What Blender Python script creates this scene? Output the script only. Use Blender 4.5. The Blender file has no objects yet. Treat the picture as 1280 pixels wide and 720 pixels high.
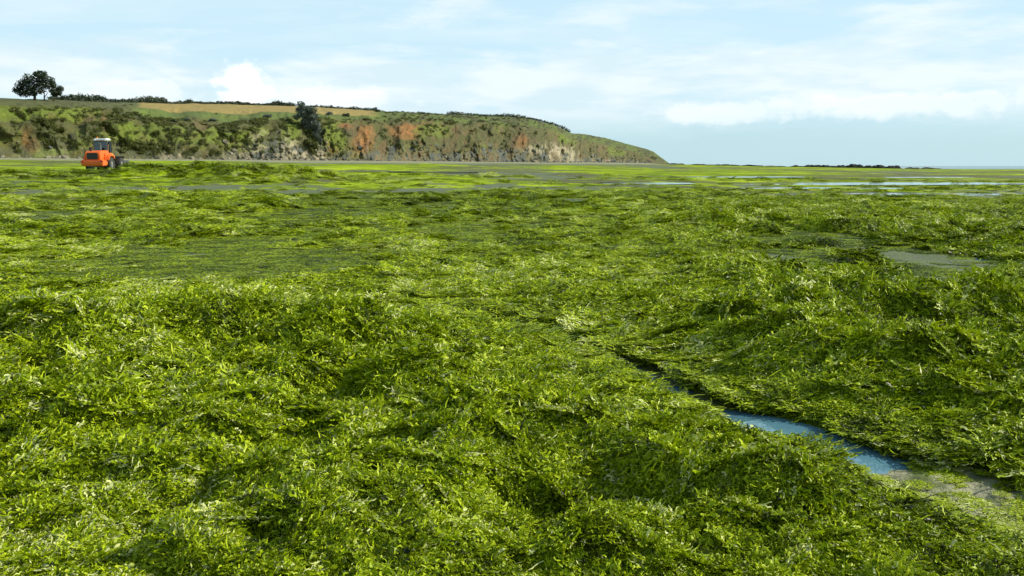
import bpy, bmesh, math, random
import numpy as np
from mathutils import Vector, Matrix, Euler

random.seed(7)
RNG = np.random.default_rng(11)
scene = bpy.context.scene
COL = scene.collection

# ------------------------------------------------------------------ camera
F = 1200.0                      # focal length in pixels of the 1280 px wide photograph
EYE = 1.8
HOR = 207.5                     # horizon row
PITCH = math.atan((360 - HOR) / F)
cam_d = bpy.data.cameras.new('camera')
cam = bpy.data.objects.new('camera', cam_d)
COL.objects.link(cam)
cam_d.sensor_width = 36.0
cam_d.lens = F / 1280 * 36.0
cam_d.clip_start = 0.1
cam_d.clip_end = 40000
cam.location = (0, 0, EYE)
cam.rotation_euler = (math.pi / 2 - PITCH, 0, 0)
scene.camera = cam

# ------------------------------------------------------------------ sun and sky
SUN_ELEV = math.radians(34)
SUN_AZ = math.radians(82)       # clockwise from the viewing direction (+Y)
sun_d = bpy.data.lights.new('sun', 'SUN')
sun_d.energy = 5.0
sun_d.angle = math.radians(0.53)
sun_d.color = (1.0, 0.94, 0.80)
sun = bpy.data.objects.new('sun', sun_d)
COL.objects.link(sun)
sdir = Vector((math.sin(SUN_AZ) * math.cos(SUN_ELEV), math.cos(SUN_AZ) * math.cos(SUN_ELEV), math.sin(SUN_ELEV)))
sun.rotation_euler = (-sdir).to_track_quat('-Z', 'Y').to_euler()
sun.location = (30, -10, 60)

scene.view_settings.view_transform = 'Standard'
scene.view_settings.look = 'None'
scene.view_settings.exposure = 0.36
scene.view_settings.gamma = 1.0


class NT:
    """small node-tree helper"""
    def __init__(self, tree):
        self.t = tree
        self.t.nodes.clear()

    def n(self, kind, **kw):
        nd = self.t.nodes.new(kind)
        ins = kw.pop('ins', {})
        for k, v in kw.items():
            setattr(nd, k, v)
        for k, v in ins.items():
            self.put(nd, k, v)
        return nd

    def put(self, nd, k, v):
        s = nd.inputs[k]
        if isinstance(v, bpy.types.NodeSocket):
            self.t.links.new(v, s)
        elif hasattr(s, 'default_value'):
            if isinstance(v, tuple) and len(v) == 3 and len(s.default_value) == 4:
                v = v + (1.0,)
            s.default_value = v

    def math(self, op, a, b=None, c=None, clamp=False):
        nd = self.n('ShaderNodeMath', operation=op, use_clamp=clamp)
        self.put(nd, 0, a)
        if b is not None: self.put(nd, 1, b)
        if c is not None: self.put(nd, 2, c)
        return nd.outputs[0]

    def mix(self, f, a, b, blend='MIX'):
        nd = self.n('ShaderNodeMix', data_type='RGBA', blend_type=blend)
        self.put(nd, 0, f); self.put(nd, 6, a); self.put(nd, 7, b)
        return nd.outputs[2]

    def ramp(self, f, stops, interp='LINEAR'):
        nd = self.n('ShaderNodeValToRGB')
        cr = nd.color_ramp
        cr.interpolation = interp
        while len(cr.elements) < len(stops): cr.elements.new(0.5)
        for e, (p, c) in zip(cr.elements, stops):
            e.position = p
            e.color = c if len(c) == 4 else tuple(c) + (1.0,)
        self.put(nd, 0, f)
        return nd.outputs[0]

    def smooth(self, v, a, b):
        nd = self.n('ShaderNodeMapRange', interpolation_type='SMOOTHSTEP')
        self.put(nd, 0, v); self.put(nd, 1, a); self.put(nd, 2, b)
        return nd.outputs[0]

    def noise(self, vec, scale, detail=4, rough=0.55, dist=0.0):
        nd = self.n('ShaderNodeTexNoise')
        if vec is not None: self.put(nd, 'Vector', vec)
        self.put(nd, 'Scale', scale); self.put(nd, 'Detail', detail)
        self.put(nd, 'Roughness', rough); self.put(nd, 'Distortion', dist)
        return nd.outputs[0]

    def mapping(self, vec, scale=(1, 1, 1), loc=(0, 0, 0)):
        nd = self.n('ShaderNodeMapping')
        self.put(nd, 'Vector', vec); self.put(nd, 'Scale', scale); self.put(nd, 'Location', loc)
        return nd.outputs[0]


def ray(px, py):
    a = (px - 640) / F
    b = (360 - py) / F
    c, s = math.cos(PITCH), math.sin(PITCH)
    return Vector((a, c + b * s, -s + b * c))


def on_ground(px, py, z=0.0):
    d = ray(px, py)
    k = (z - EYE) / d.z
    return (d.x * k, d.y * k)


def at_depth(px, py, Y):
    d = ray(px, py)
    return Vector((0, 0, EYE)) + d * (Y / d.y)


# sky: Nishita air with thin high cloud and cumulus banks
world = bpy.data.worlds.new('World')
scene.world = world
world.use_nodes = True
w = NT(world.node_tree)
sky = w.n('ShaderNodeTexSky', sky_type='NISHITA')
sky.sun_disc = False
sky.sun_elevation = SUN_ELEV
sky.sun_rotation = SUN_AZ
sky.air_density = 1.0
sky.dust_density = 0.6
sky.ozone_density = 1.6
tc = w.n('ShaderNodeTexCoord').outputs['Generated']
sep = w.n('ShaderNodeSeparateXYZ'); w.put(sep, 0, tc)
dx, dy, dz = sep.outputs
zz = w.math('MAXIMUM', dz, 0.0)
# coordinates on a cloud deck
den = w.math('ADD', zz, 0.10)
cx = w.math('DIVIDE', dx, den)
cy = w.math('DIVIDE', dy, den)
deck = w.n('ShaderNodeCombineXYZ'); w.put(deck, 0, cx); w.put(deck, 1, cy)
deck = deck.outputs[0]
n_hi = w.noise(w.mapping(deck, (0.35, 1.0, 1)), 1.1, 7, 0.6, 0.25)
# direction-space noise, stretched along the horizon
dirs = w.mapping(tc, (5.0, 5.0, 22.0))
n_band = w.noise(dirs, 1.0, 7, 0.58, 0.15)
hi = w.smooth(n_hi, 0.40, 0.68)
lowband = w.math('MULTIPLY', w.smooth(zz, 0.026, 0.058), w.math('SUBTRACT', 1.0, w.smooth(zz, 0.075, 0.15)))
band = w.math('MULTIPLY', w.smooth(w.math('ADD', n_band, w.math('MULTIPLY', lowband, 0.24)), 0.50, 0.72), w.smooth(zz, 0.012, 0.075))
cover = w.math('MAXIMUM', w.math('MULTIPLY', hi, w.math('MULTIPLY', w.smooth(zz, 0.04, 0.12), 0.42)), w.math('MULTIPLY', band, 0.75))


def cumulus(px, py, rx, ry, seed):
    """soft-edged puff around one direction"""
    d = ray(px, py).normalized()
    # offsets in the horizontal and vertical sense
    r = Vector((d.y, -d.x, 0)).normalized()
    dot = w.n('ShaderNodeVectorMath', operation='DOT_PRODUCT'); w.put(dot, 0, tc); w.put(dot, 1, tuple(r))
    hx = w.math('DIVIDE', dot.outputs['Value'], rx / F)
    hz = w.math('DIVIDE', w.math('SUBTRACT', dz, d.z), ry / F)
    nn = w.noise(w.mapping(tc, (1, 1, 1.4), (seed, 0, 0)), 42, 6, 0.6)
    hz = w.math('MULTIPLY', hz, w.math('ADD', 1.0, w.math('MULTIPLY', w.math('LESS_THAN', hz, 0.0), -0.35)))
    rr = w.math('SQRT', w.math('ADD', w.math('MULTIPLY', hx, hx), w.math('MULTIPLY', hz, hz)))
    rr = w.math('ADD', rr, w.math('MULTIPLY', w.math('SUBTRACT', nn, 0.5), 2.0))
    fwd = w.math('GREATER_THAN', dy, 0.0)
    return w.math('MULTIPLY', w.math('SUBTRACT', 1.0, w.smooth(rr, 0.55, 1.1)), fwd)


cum = cumulus(306, 104, 36, 30, 3.0)
for (a, b, c, d_, e) in ((170, 116, 70, 16, 7), (400, 122, 110, 15, 9), (905, 140, 80, 13, 1), (1120, 128, 190, 12, 5)):
    cum = w.math('MAXIMUM', cum, w.math('MULTIPLY', cumulus(a, b, c, d_, e), 0.4))
skycol = sky.outputs[0]
# thin high veil, whitest low down and thinning towards the zenith; blue sea air along the horizon
veilc = w.mix(w.smooth(zz, 0.02, 0.075), (5.0, 7.3, 8.1), (5.9, 8.3, 9.6))
veil = w.math('SUBTRACT', 0.88, w.math('MULTIPLY', w.smooth(zz, 0.14, 0.6), 0.7))
skycol = w.mix(veil, skycol, veilc)
cloudtone = w.mix(w.smooth(w.noise(w.mapping(tc, (6, 6, 30), (4, 1, 2)), 1.6, 5, 0.55), 0.35, 0.65), (7.0, 8.4, 8.9), (9.0, 9.6, 9.7))
c1 = w.mix(cover, skycol, cloudtone)
c2 = w.mix(w.math('MULTIPLY', cum, 0.9), c1, (11.0, 11.0, 10.9))
bg = w.n('ShaderNodeBackground', ins={'Color': c2, 'Strength': 0.085})
wo = w.n('ShaderNodeOutputWorld'); w.put(wo, 0, bg.outputs[0])


# ------------------------------------------------------------------ numpy noise
def _hash(ix, iy, seed):
    h = (ix.astype(np.int64) * 374761393 + iy.astype(np.int64) * 668265263 + seed * 974634777) & 0xFFFFFFFF
    h = ((h ^ (h >> 13)) * 1274126177) & 0xFFFFFFFF
    h = (h ^ (h >> 16)) & 0xFFFFFFFF
    return h / 4294967295.0


def vn(x, y, seed=0):
    """value noise -1..1"""
    x = np.asarray(x, dtype=np.float64); y = np.asarray(y, dtype=np.float64)
    ix = np.floor(x); iy = np.floor(y)
    fx = x - ix; fy = y - iy
    fx = fx * fx * fx * (fx * (fx * 6 - 15) + 10)
    fy = fy * fy * fy * (fy * (fy * 6 - 15) + 10)
    a = _hash(ix, iy, seed); b = _hash(ix + 1, iy, seed)
    c = _hash(ix, iy + 1, seed); d = _hash(ix + 1, iy + 1, seed)
    return 2 * ((a * (1 - fx) + b * fx) * (1 - fy) + (c * (1 - fx) + d * fx) * fy) - 1


def fbm(x, y, seed=0, octv=4, gain=0.5, lac=2.03):
    s = 0; a = 1; n = 0
    for k in range(octv):
        s = s + a * vn(x * lac ** k + 17.3 * k, y * lac ** k - 9.1 * k, seed + k)
        n += a
        a *= gain
    return s / n * 1.4


def sst(v, a, b):
    t = np.clip((v - a) / (b - a), 0, 1)
    return t * t * (3 - 2 * t)


def seg_dist(x, y, pts):
    """distance to a polyline, with the fraction along it"""
    best = np.full(np.shape(x), 1e9); frac = np.zeros(np.shape(x))
    n = len(pts) - 1
    for i in range(n):
        ax, ay = pts[i]; bx, by = pts[i + 1]
        dx_, dy_ = bx - ax, by - ay
        L = dx_ * dx_ + dy_ * dy_ + 1e-9
        t = np.clip(((x - ax) * dx_ + (y - ay) * dy_) / L, 0, 1)
        d = np.hypot(x - ax - t * dx_, y - ay - t * dy_)
        m = d < best
        best = np.where(m, d, best)
        frac = np.where(m, (i + t) / n, frac)
    return best, frac


# ------------------------------------------------------------------ mesh helpers
def mesh_np(name, verts, faces, smooth=True):
    """mesh from arrays; faces is an (n,3) or (n,4) array"""
    me = bpy.data.meshes.new(name)
    verts = np.asarray(verts, dtype=np.float32); faces = np.asarray(faces, dtype=np.int32)
    me.vertices.add(len(verts)); me.vertices.foreach_set('co', verts.ravel())
    k = faces.shape[1]
    me.loops.add(faces.size); me.loops.foreach_set('vertex_index', faces.ravel())
    me.polygons.add(len(faces))
    me.polygons.foreach_set('loop_start', np.arange(0, faces.size, k, dtype=np.int32))
    me.polygons.foreach_set('loop_total', np.full(len(faces), k, dtype=np.int32))
    me.polygons.foreach_set('use_smooth', np.full(len(faces), smooth, dtype=bool))
    me.update(calc_edges=True)
    me.validate()
    return me


def link(name, me, mat=None, parent=None, **props):
    o = bpy.data.objects.new(name, me)
    COL.objects.link(o)
    if mat is not None and me is not None and not me.materials:
        me.materials.append(mat)
    if parent is not None: o.parent = parent
    for k, v in props.items():
        o[k] = v
    return o


def vattr(me, name, arr):
    if arr.ndim == 1:
        a = me.attributes.new(name, 'FLOAT', 'POINT'); a.data.foreach_set('value', arr.astype(np.float32))
    else:
        a = me.attributes.new(name, 'FLOAT_COLOR', 'POINT')
        rgba = np.ones((len(arr), 4), dtype=np.float32); rgba[:, :3] = arr
        a.data.foreach_set('color', rgba.ravel())


def grid_faces(nr, nc, wrap=False):
    i = np.arange(nr - 1)[:, None]; j = np.arange(nc if wrap else nc - 1)[None, :]
    a = i * nc + j; b = i * nc + (j + 1) % nc
    c = (i + 1) * nc + (j + 1) % nc; d = (i + 1) * nc + j
    return np.stack([a, b, c, d], -1).reshape(-1, 4)


# ------------------------------------------------------------------ lie of the land
P0 = (-110.0, 220.0)
NX, NY = 0.896, -0.444


def shore_t(x, y):
    return (x - P0[0]) * NX + (y - P0[1]) * NY


def z0(x, y):
    """sand level"""
    t = shore_t(x, y)
    s = np.clip(1 - t / 190.0, 0, 1.25)
    z = 3.6 * s ** 1.5
    r = np.hypot(x, y)
    z = z * sst(r, 25, 90)
    g = np.maximum(sst(t, 20, 90), sst(x / np.maximum(y, 1), 0.14, 0.165)) * (y > 0)
    z = z * (1 - g * sst(y, 560, 680)) - 0.62 * sst(y, 520, 760) * g - 3.0 * sst(y, 760, 1400) * g
    z = z + 0.05 * fbm(x / 21, y / 21, 91, 2) * sst(r, 4, 25)
    return z


def poly(pts, z=0.0):
    return [on_ground(a, b, z) for a, b in pts]


CHANNEL = poly([(470, 372), (560, 388), (640, 403), (700, 420), (770, 447), (835, 478), (880, 503), (930, 524),
                (990, 540), (1050, 557), (1105, 573), (1150, 594), (1200, 612), (1262, 640), (1340, 668)])
# long shallow pools and puddles: (px, py, half width px, half height px)
POOLS = [(1000, 229, 250, 1.3), (780, 229, 70, 0.9), (1150, 231, 130, 0.8), (1140, 242, 112, 1.1), (940, 242, 50, 0.7), (1165, 254, 62, 1.2),
         (1137, 268, 14, 1.5), (1206, 272, 9, 2.0), (1212, 323, 20, 2.2), (1225, 341, 15, 2), (1198, 357, 16, 2.2),
         (1094, 311, 10, 1.8), (1180, 447, 22, 1.8), (975, 287, 14, 1.6), (160, 414, 10, 2.8), (62, 409, 18, 3.0), (60, 368, 26, 2.6),
         (165, 330, 14, 2.2), (272, 392, 30, 2.8), (420, 279, 40, 1.6), (445, 214, 55, 1.0), (520, 215, 70, 0.9),
         (640, 262, 26, 1.6), (570, 338, 20, 2.0), (320, 215, 40, 0.8), (980, 235.5, 150, 0.7), (860, 221, 120, 0.35), (1120, 221.5, 110, 0.4), (600, 247, 40, 0.9), (760, 262, 30, 1.3), (690, 282, 26, 1.5), (705, 250, 26, 1.2)]
TRACK = poly([(150, 413), (180, 402), (200, 394), (206, 388)])


def iter_z(px, py):
    z = 0.0
    for _ in range(14):
        X, Y = on_ground(px, py, min(z, 1.5))
        z = 0.5 * z + 0.5 * float(z0(np.array([X]), np.array([Y]))[0])
    return X, Y


POOLW = []
for (a, b, ra, rb) in POOLS:
    X, Y = iter_z(a, b)
    k = Y / F
    rb = rb * 1.2
    X1, Y1 = iter_z(a, b + rb); X2, Y2 = iter_z(a, b - rb)
    POOLW.append((X, (Y1 + Y2) / 2, ra * k, abs(Y2 - Y1) / 2))

# windrows of weed: (points in px, half width m, height m)
RIDGES = [
    (poly([(885, 286), (960, 284), (1060, 292), (1140, 300), (1300, 306)]), 1.3, 0.30),
    (poly([(1040, 330), (1120, 330), (1300, 336)]), 0.9, 0.16),
    (poly([(930, 352), (1040, 366), (1130, 368), (1300, 376)]), 0.9, 0.24),
    (poly([(960, 428), (1060, 406), (1150, 402), (1320, 410)]), 0.65, 0.26),
    (poly([(905, 442), (1000, 480), (1090, 500), (1300, 520)]), 0.55, 0.22),
    (poly([(960, 480), (1080, 540), (1180, 566), (1320, 590)]), 0.28, 0.17),
    (poly([(-60, 452), (60, 446), (200, 442), (330, 452), (420, 470)]), 0.7, 0.20),
    (poly([(-40, 285), (90, 300), (230, 296), (330, 306)]), 1.2, 0.18),
    (poly([(120, 248), (220, 252), (330, 262), (460, 272)]), 2.2, 0.22),
    (poly([(300, 262), (420, 268)]), 1.5, 0.12),
    (poly([(880, 590), (920, 625), (960, 665)]), 0.33, 0.17),
    (poly([(1010, 590), (1090, 620), (1180, 668)]), 0.24, 0.13),
    (poly([(480, 520), (560, 548), (590, 610)]), 0.4, 0.14),
]
HOLLOWS = [(792, 628, 0.24, 0.20), (835, 660, 0.16, 0.14), (700, 655, 0.34, 0.12), (350, 590, 0.22, 0.15), (640, 545, 0.3, 0.12), (60, 470, 0.25, 0.12),
           (1200, 380, 0.7, 0.28), (1130, 410, 0.35, 0.18), (1205, 440, 0.5, 0.2), (620, 600, 0.2, 0.1), (470, 640, 0.2, 0.08), (230, 655, 0.25, 0.08), (1000, 668, 0.1, 0.15), (420, 500, 0.3, 0.12), (560, 470, 0.25, 0.1), (150, 560, 0.22, 0.1), (980, 560, 0.16, 0.1), (520, 600, 0.2, 0.12)]
HOLLOWW = [(on_ground(a, b, 0.1), r, d) for a, b, r, d in HOLLOWS]
# bare or thinly covered ground (px, py, half width px, half height px, strength)
BARE = [(80, 268, 62, 6, 1.0), (160, 238, 70, 3, 0.1), (330, 234, 90, 4, 0.35), (440, 262, 150, 12, 0.5), (560, 290, 120, 10, 0.6), (420, 240, 110, 5, 0.5), (640, 262, 90, 5, 0.6), (720, 276, 90, 5, 0.5), (1030, 296, 60, 6, 1.2),
        (980, 326, 60, 9, 1.6), (1110, 318, 60, 8, 1.4), (1190, 332, 70, 11, 1.7), (1170, 356, 90, 9, 1.8), (1060, 346, 40, 6, 1.1), (1120, 386, 70, 7, 1.3), (1190, 452, 60, 7, 1.2),
        (1100, 440, 45, 6, 0.4), (230, 322, 90, 5, 0.35), (120, 410, 80, 7, 0.4), (300, 392, 70, 4, 0.35), (60, 368, 50, 5, 0.5), (220, 425, 120, 7, 0.45),
        (700, 655, 60, 30, 0.35), (640, 235, 110, 4, 0.3), (950, 300, 70, 5, 0.6), (700, 252, 60, 3, 0.6), (90, 222, 60, 2.0, 0.6), (760, 345, 130, 8, 0.3)]
BAREW = []
for a, b, ra, rb, s in BARE:
    X, Y = iter_z(a, b)
    Y1 = iter_z(a, b + rb)[1]; Y2 = iter_z(a, b - rb)[1]
    BAREW.append((X, (Y1 + Y2) / 2, ra * Y / F, abs(Y2 - Y1) / 2, s))
PILE = [(-50.0, 86.0), (-38.0, 89.0), (-29.0, 90.0), (-20.0, 84.0)]


def pool_mask(x, y, grow=1.0):
    """> 0 inside pools"""
    m = np.full(np.shape(x), -1.0)
    for (X, Y, rx, ry) in POOLW:
        sc = max(ry, 0.25)
        wob = 0.75 * fbm(x / (rx * 0.33 + 0.1), y / (sc * 1.6), 41, 4) + 0.35 * fbm(x / (rx * 0.07 + 0.08), y / sc, 47, 2)
        q = np.hypot((x - X) / (rx * grow), (y - Y) / (ry * grow))
        m = np.maximum(m, 1.0 - q + wob * 0.7)
    d, f_ = seg_dist(x, y, CHANNEL)
    wch = 0.19 + 0.13 * np.exp(-((f_ - 0.55) / 0.08) ** 2) + 0.10 * np.exp(-((f_ - 0.68) / 0.06) ** 2) + 0.06 * np.exp(-((f_ - 0.37) / 0.08) ** 2) + 0.05 * sst(f_, 0.70, 0.8) + 0.09 * fbm(x / 0.45, y / 0.45, 5, 3) + 0.14 * sst(f_, 0.72, 0.8)
    m = np.maximum(m, 1 - d / np.maximum(wch, 0.01))
    d, f_ = seg_dist(x, y, TRACK)
    m = np.maximum(m, 1 - d / 0.07)
    return m


def cover_thick(x, y):
    """cover index (>0 weed lies here) and thickness of the weed in metres above the sand"""
    r = np.hypot(x, y)
    t = shore_t(x, y)
    c = 0.42 - 0.06 * sst(r, 11, 16) + 0.30 * sst(r, 28, 55) + 0.85 * fbm(x / 5.5, y / 9.0, 3, 5, 0.55)
    c = c + 0.25 * fbm(x / 1.1, y / 1.1, 13, 3)
    c = c + 0.9 * (1 - sst(r, 8.5, 13))
    far = sst(r, 60, 160)
    c = c * (1 - far) + far * (0.75 + 0.85 * fbm(x / 26, y / 60, 23, 4, 0.6))
    for (X, Y, rx, ry, s) in BAREW:
        q = np.hypot((x - X) / rx, (y - Y) / (ry * 1.35)) + 0.45 * fbm(x / (rx * .25 + .2), y / (ry * .6 + .2), 79, 4)
        c = c - 1.45 * s * (1 - sst(q, 0.3, 1.45)) * (1.0 + 0.4 * fbm(x / (ry * .8 + .2), y / (ry * .8 + .2), 77, 3))
    wl = 0.45 + 0.55 * sst(x / (np.abs(y) + 1), -0.32, -0.2)
    c = c - 1.3 * (1 - sst(t, 24 * wl, 58 * wl)) - 1.2 * (1 - sst(t, 12 * wl, 30 * wl))     # clean sand under the cliff
    c = c - 1.6 * sst(y, 560, 680) * sst(x, 40, 90)
    pm = pool_mask(x, y, 1.05)
    c = c - 1.3 * sst(pm, np.where(r > 30, -0.36, -0.45), 0.3) * (1 + 1.2 * (r < 16))
    for pts, wd, h in RIDGES[:6]:
        d, f_ = seg_dist(x, y, pts)
        c = c + 0.35 * np.exp(-(d / wd) ** 2)
    d, f_ = seg_dist(x, y, PILE)
    pil = np.exp(-(d / 4.5) ** 2)
    c = c + 1.2 * pil
    # thickness
    near = 1 - sst(r, 9, 14)
    right = sst(x / (y + 0.1), 0.10, 0.28) * (1 - sst(r, 34, 55))
    amp = 0.022 + 0.143 * near + 0.07 * right * (1 - near) + 0.02 * (1 - sst(r, 12, 40)) * right - 0.002 * sst(r, 30, 60)
    big = 0.5 + 0.5 * fbm(x / 1.15, y / 1.15, 31, 3)
    med = fbm(x / 0.42, y / 0.42, 53, 3)
    sm = fbm(x / 0.12, y / 0.12, 59, 2)
    wavy = fbm(x / 3.0, y / 2.2, 61, 3)
    m = amp * ((0.55 + 0.45 * near) * big * (0.6 + 0.8 * near * big + 0.4 * (1 - near)) + 0.45 * med + 0.18 * sm + 0.35 * np.abs(wavy))
    m = m - amp * 0.5 * sst(fbm(x / 0.62, y / 0.5, 63, 3), 0.22, 0.6) - amp * 0.35 * sst(fbm(x / 0.2, y / 0.2, 64, 2), 0.3, 0.7)
    for pts, wd, h in RIDGES:
        if wd > 0.8: h = h * 0.6
        d, f_ = seg_dist(x + 0.3 * wd * fbm(x / wd, y / wd, 67, 2), y + 0.5 * wd * fbm(x / wd, y / wd, 68, 2), pts)
        m = m + h * np.exp(-(d / wd) ** 2) * (0.75 + 0.5 * med)
    for (X, Y), rr, dp in HOLLOWW:
        q = np.hypot((x - X) / rr, (y - Y) / (rr * 1.3)) + 0.3 * med
        m = m - 1.9 * dp * np.exp(-q * q)
    # weed thins towards the stream's banks
    d, f_ = seg_dist(x, y, CHANNEL)
    bank = sst(d, 0.22, 1.9)
    m = m * (0.03 + 0.97 * bank)
    pm2 = pool_mask(x, y, 1.6)
    m = m * (1 - 0.75 * sst(pm2, -0.5, 0.3) * (r > 11))
    pil = pil * (0.2 + 0.8 * sst(x, -42.5, -33))
    m = m + pil * (1.0 + 0.40 * fbm(x / 1.6, y / 1.6, 71, 4)) + 0.28 * np.exp(-(np.hypot(x + 43, y - 101) / 6.0) ** 4)
    thick = np.clip(c, -0.6, 0.45) * (0.05 + 0.09 * bank) * (1 - 0.62 * sst(r, 11, 16))
    th = thick + m * sst(c, -0.05, 0.45)
    return c, np.where(c > 0.35, np.maximum(th, 0.03), th)


def weed_z(x, y):
    c, th = cover_thick(x, y)
    return z0(x, y) + th


def sand_z(x, y):
    pm = pool_mask(x, y)
    r = np.hypot(x, y)
    dch, fch = seg_dist(x, y, CHANNEL)
    lift = (0.028 + 0.022 * fbm(x / 0.13, y / 0.10, 209, 4)) * sst(fch, 0.70, 0.78) * (1 - sst(dch, 0.3, 0.6)) * (r < 9)
    return z0(x, y) + lift + 0.012 * fbm(x / 0.5, y / 0.5, 83, 3) * (1 - sst(r, 40, 90)) + 0.02 * sst(-pm, 0.0, 0.5) - 0.07 * sst(pm, -0.45, 0.3)


# ------------------------------------------------------------------ materials
def material(name):
    m = bpy.data.materials.new(name)
    m.use_nodes = True
    return m, NT(m.node_tree)


def finish(t, shader):
    o = t.n('ShaderNodeOutputMaterial'); t.put(o, 0, shader)


def principled(t, col, rough=0.6, **ins):
    p = t.n('ShaderNodeBsdfPrincipled')
    t.put(p, 'Base Color', col); t.put(p, 'Roughness', rough)
    for k, v in ins.items():
        t.put(p, k.replace('_', ' '), v)
    return p


def bump(t, h, strength, dist):
    b = t.n('ShaderNodeBump'); t.put(b, 'Height', h); t.put(b, 'Strength', strength); t.put(b, 'Distance', dist)
    return b.outputs[0]


def geo_pos(t):
    return t.n('ShaderNodeNewGeometry').outputs['Position']


# wet sand and mud
M_SAND, t = material('wet_sand')
p_ = geo_pos(t)
n1 = t.noise(p_, 0.35, 6, 0.6); n2 = t.noise(p_, 9.0, 5, 0.65); n3 = t.noise(p_, 60, 3, 0.6)
dry = t.n('ShaderNodeAttribute', attribute_name='dry').outputs['Fac']
wet = t.mix(t.smooth(n1, 0.35, 0.65), (0.06, 0.062, 0.035), (0.11, 0.11, 0.068))
n4 = t.noise(t.mapping(p_, (1, 1, 1), (9, 4, 0)), 1.6, 6, 0.7)
wet = t.mix(t.smooth(n4, 0.36, 0.54), wet, (0.075, 0.105, 0.008))
wet = t.mix(t.smooth(n2, 0.5, 0.7), wet, (0.035, 0.04, 0.018))
drc = t.mix(t.smooth(n1, 0.4, 0.7), (0.25, 0.25, 0.15), (0.34, 0.34, 0.22))
drc = t.mix(t.smooth(n2, 0.42, 0.62), drc, (0.16, 0.17, 0.09))
colr = t.mix(dry, wet, drc)
rgh = t.math('ADD', t.math('MULTIPLY', n2, 0.5), t.math('MULTIPLY_ADD', dry, 0.3, 0.28))
ps_ = principled(t, colr, rgh, Normal=bump(t, t.math('ADD', t.math('ADD', t.math('MULTIPLY', n2, 0.6), t.math('MULTIPLY', n3, 0.2)), t.math('MULTIPLY', n4, 1.2)), 0.9, 0.05))
t.put(ps_, 'Specular IOR Level', 0.22)
finish(t, ps_.outputs[0])

# water
M_WATER, t = material('shallow_water')
p_ = geo_pos(t)
rip = t.noise(t.mapping(p_, (1, 1, 1)), 7, 4, 0.55)
finish(t, principled(t, (0.085, 0.20, 0.26), 0.06, IOR=1.6, Normal=bump(t, rip, 0.12, 0.02)).outputs[0])  # blue of the reflected sky is put into the base colour too

M_SEA, t = material('sea_water')
p_ = geo_pos(t)
rip = t.noise(t.mapping(p_, (0.05, 0.18, 1)), 1.0, 5, 0.6)
seac = t.mix(t.smooth(t.noise(t.mapping(p_, (0.001, 0.006, 1)), 1, 3, 0.5), 0.4, 0.6), (0.07, 0.15, 0.16), (0.10, 0.19, 0.20))
finish(t, principled(t, seac, 0.25, Normal=bump(t, rip, 0.5, 1.0)).outputs[0])


def weed_colour(t, tone):
    return t.ramp(tone, [(0.0, (0.016, 0.024, 0.002)), (0.25, (0.085, 0.125, 0.002)), (0.5, (0.20, 0.285, 0.002)),
                         (0.75, (0.34, 0.45, 0.004)), (0.9, (0.45, 0.53, 0.02)), (1.0, (0.62, 0.64, 0.32))])


# the matted weed underneath
M_MAT, t = material('matted_seaweed')
p_ = geo_pos(t)
tone_a = t.n('ShaderNodeAttribute', attribute_name='tone').outputs['Fac']
f1 = t.noise(p_, 26, 6, 0.7, 0.6); f2 = t.noise(p_, 3.2, 5, 0.65, 0.4); f3 = t.noise(t.mapping(p_, (0.5, 0.35, 1)), 0.5, 6, 0.65)
thin_a = t.n('ShaderNodeAttribute', attribute_name='thin').outputs['Fac']
mudn = t.noise(t.mapping(p_, (1, 0.7, 1), (5, 2, 0)), 0.9, 6, 0.7)
mudf = t.noise(t.mapping(p_, (0.05, 0.035, 1), (5, 2, 0)), 1.0, 6, 0.65)
mudm = t.smooth(t.math('ADD', t.math('ADD', t.math('MULTIPLY', mudn, 0.55), t.math('MULTIPLY', mudf, 0.45)), t.math('MULTIPLY', thin_a, 0.16)), 0.56, 0.66)
mudm = t.math('MULTIPLY', mudm, 0.85)
tn = t.math('ADD', tone_a, t.math('MULTIPLY', t.math('SUBTRACT', f1, 0.5), 0.75))
tn = t.math('ADD', tn, t.math('MULTIPLY', t.math('SUBTRACT', f2, 0.5), 0.7))
tn = t.math('ADD', tn, t.math('MULTIPLY', t.math('SUBTRACT', f3, 0.5), 0.9))
tn = t.math('ADD', tn, t.math('MULTIPLY', t.math('SUBTRACT', mudf, 0.5), -0.7))
f4 = t.noise(t.mapping(p_, (0.10, 0.16, 1), (3, 7, 0)), 1.0, 6, 0.7)
tn = t.math('ADD', tn, t.math('MULTIPLY', t.math('SUBTRACT', f4, 0.5), 0.9), clamp=True)
wc = weed_colour(t, tn)
wc = t.mix(mudm, wc, (0.10, 0.095, 0.06))
hgt = t.math('ADD', t.math('MULTIPLY', f1, 0.35), t.math('MULTIPLY', f2, 0.65))
pm_ = principled(t, wc, 0.75, Normal=bump(t, hgt, 1.0, 0.15)); t.put(pm_, 'Specular IOR Level', 0.05)
finish(t, pm_.outputs[0])

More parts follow.
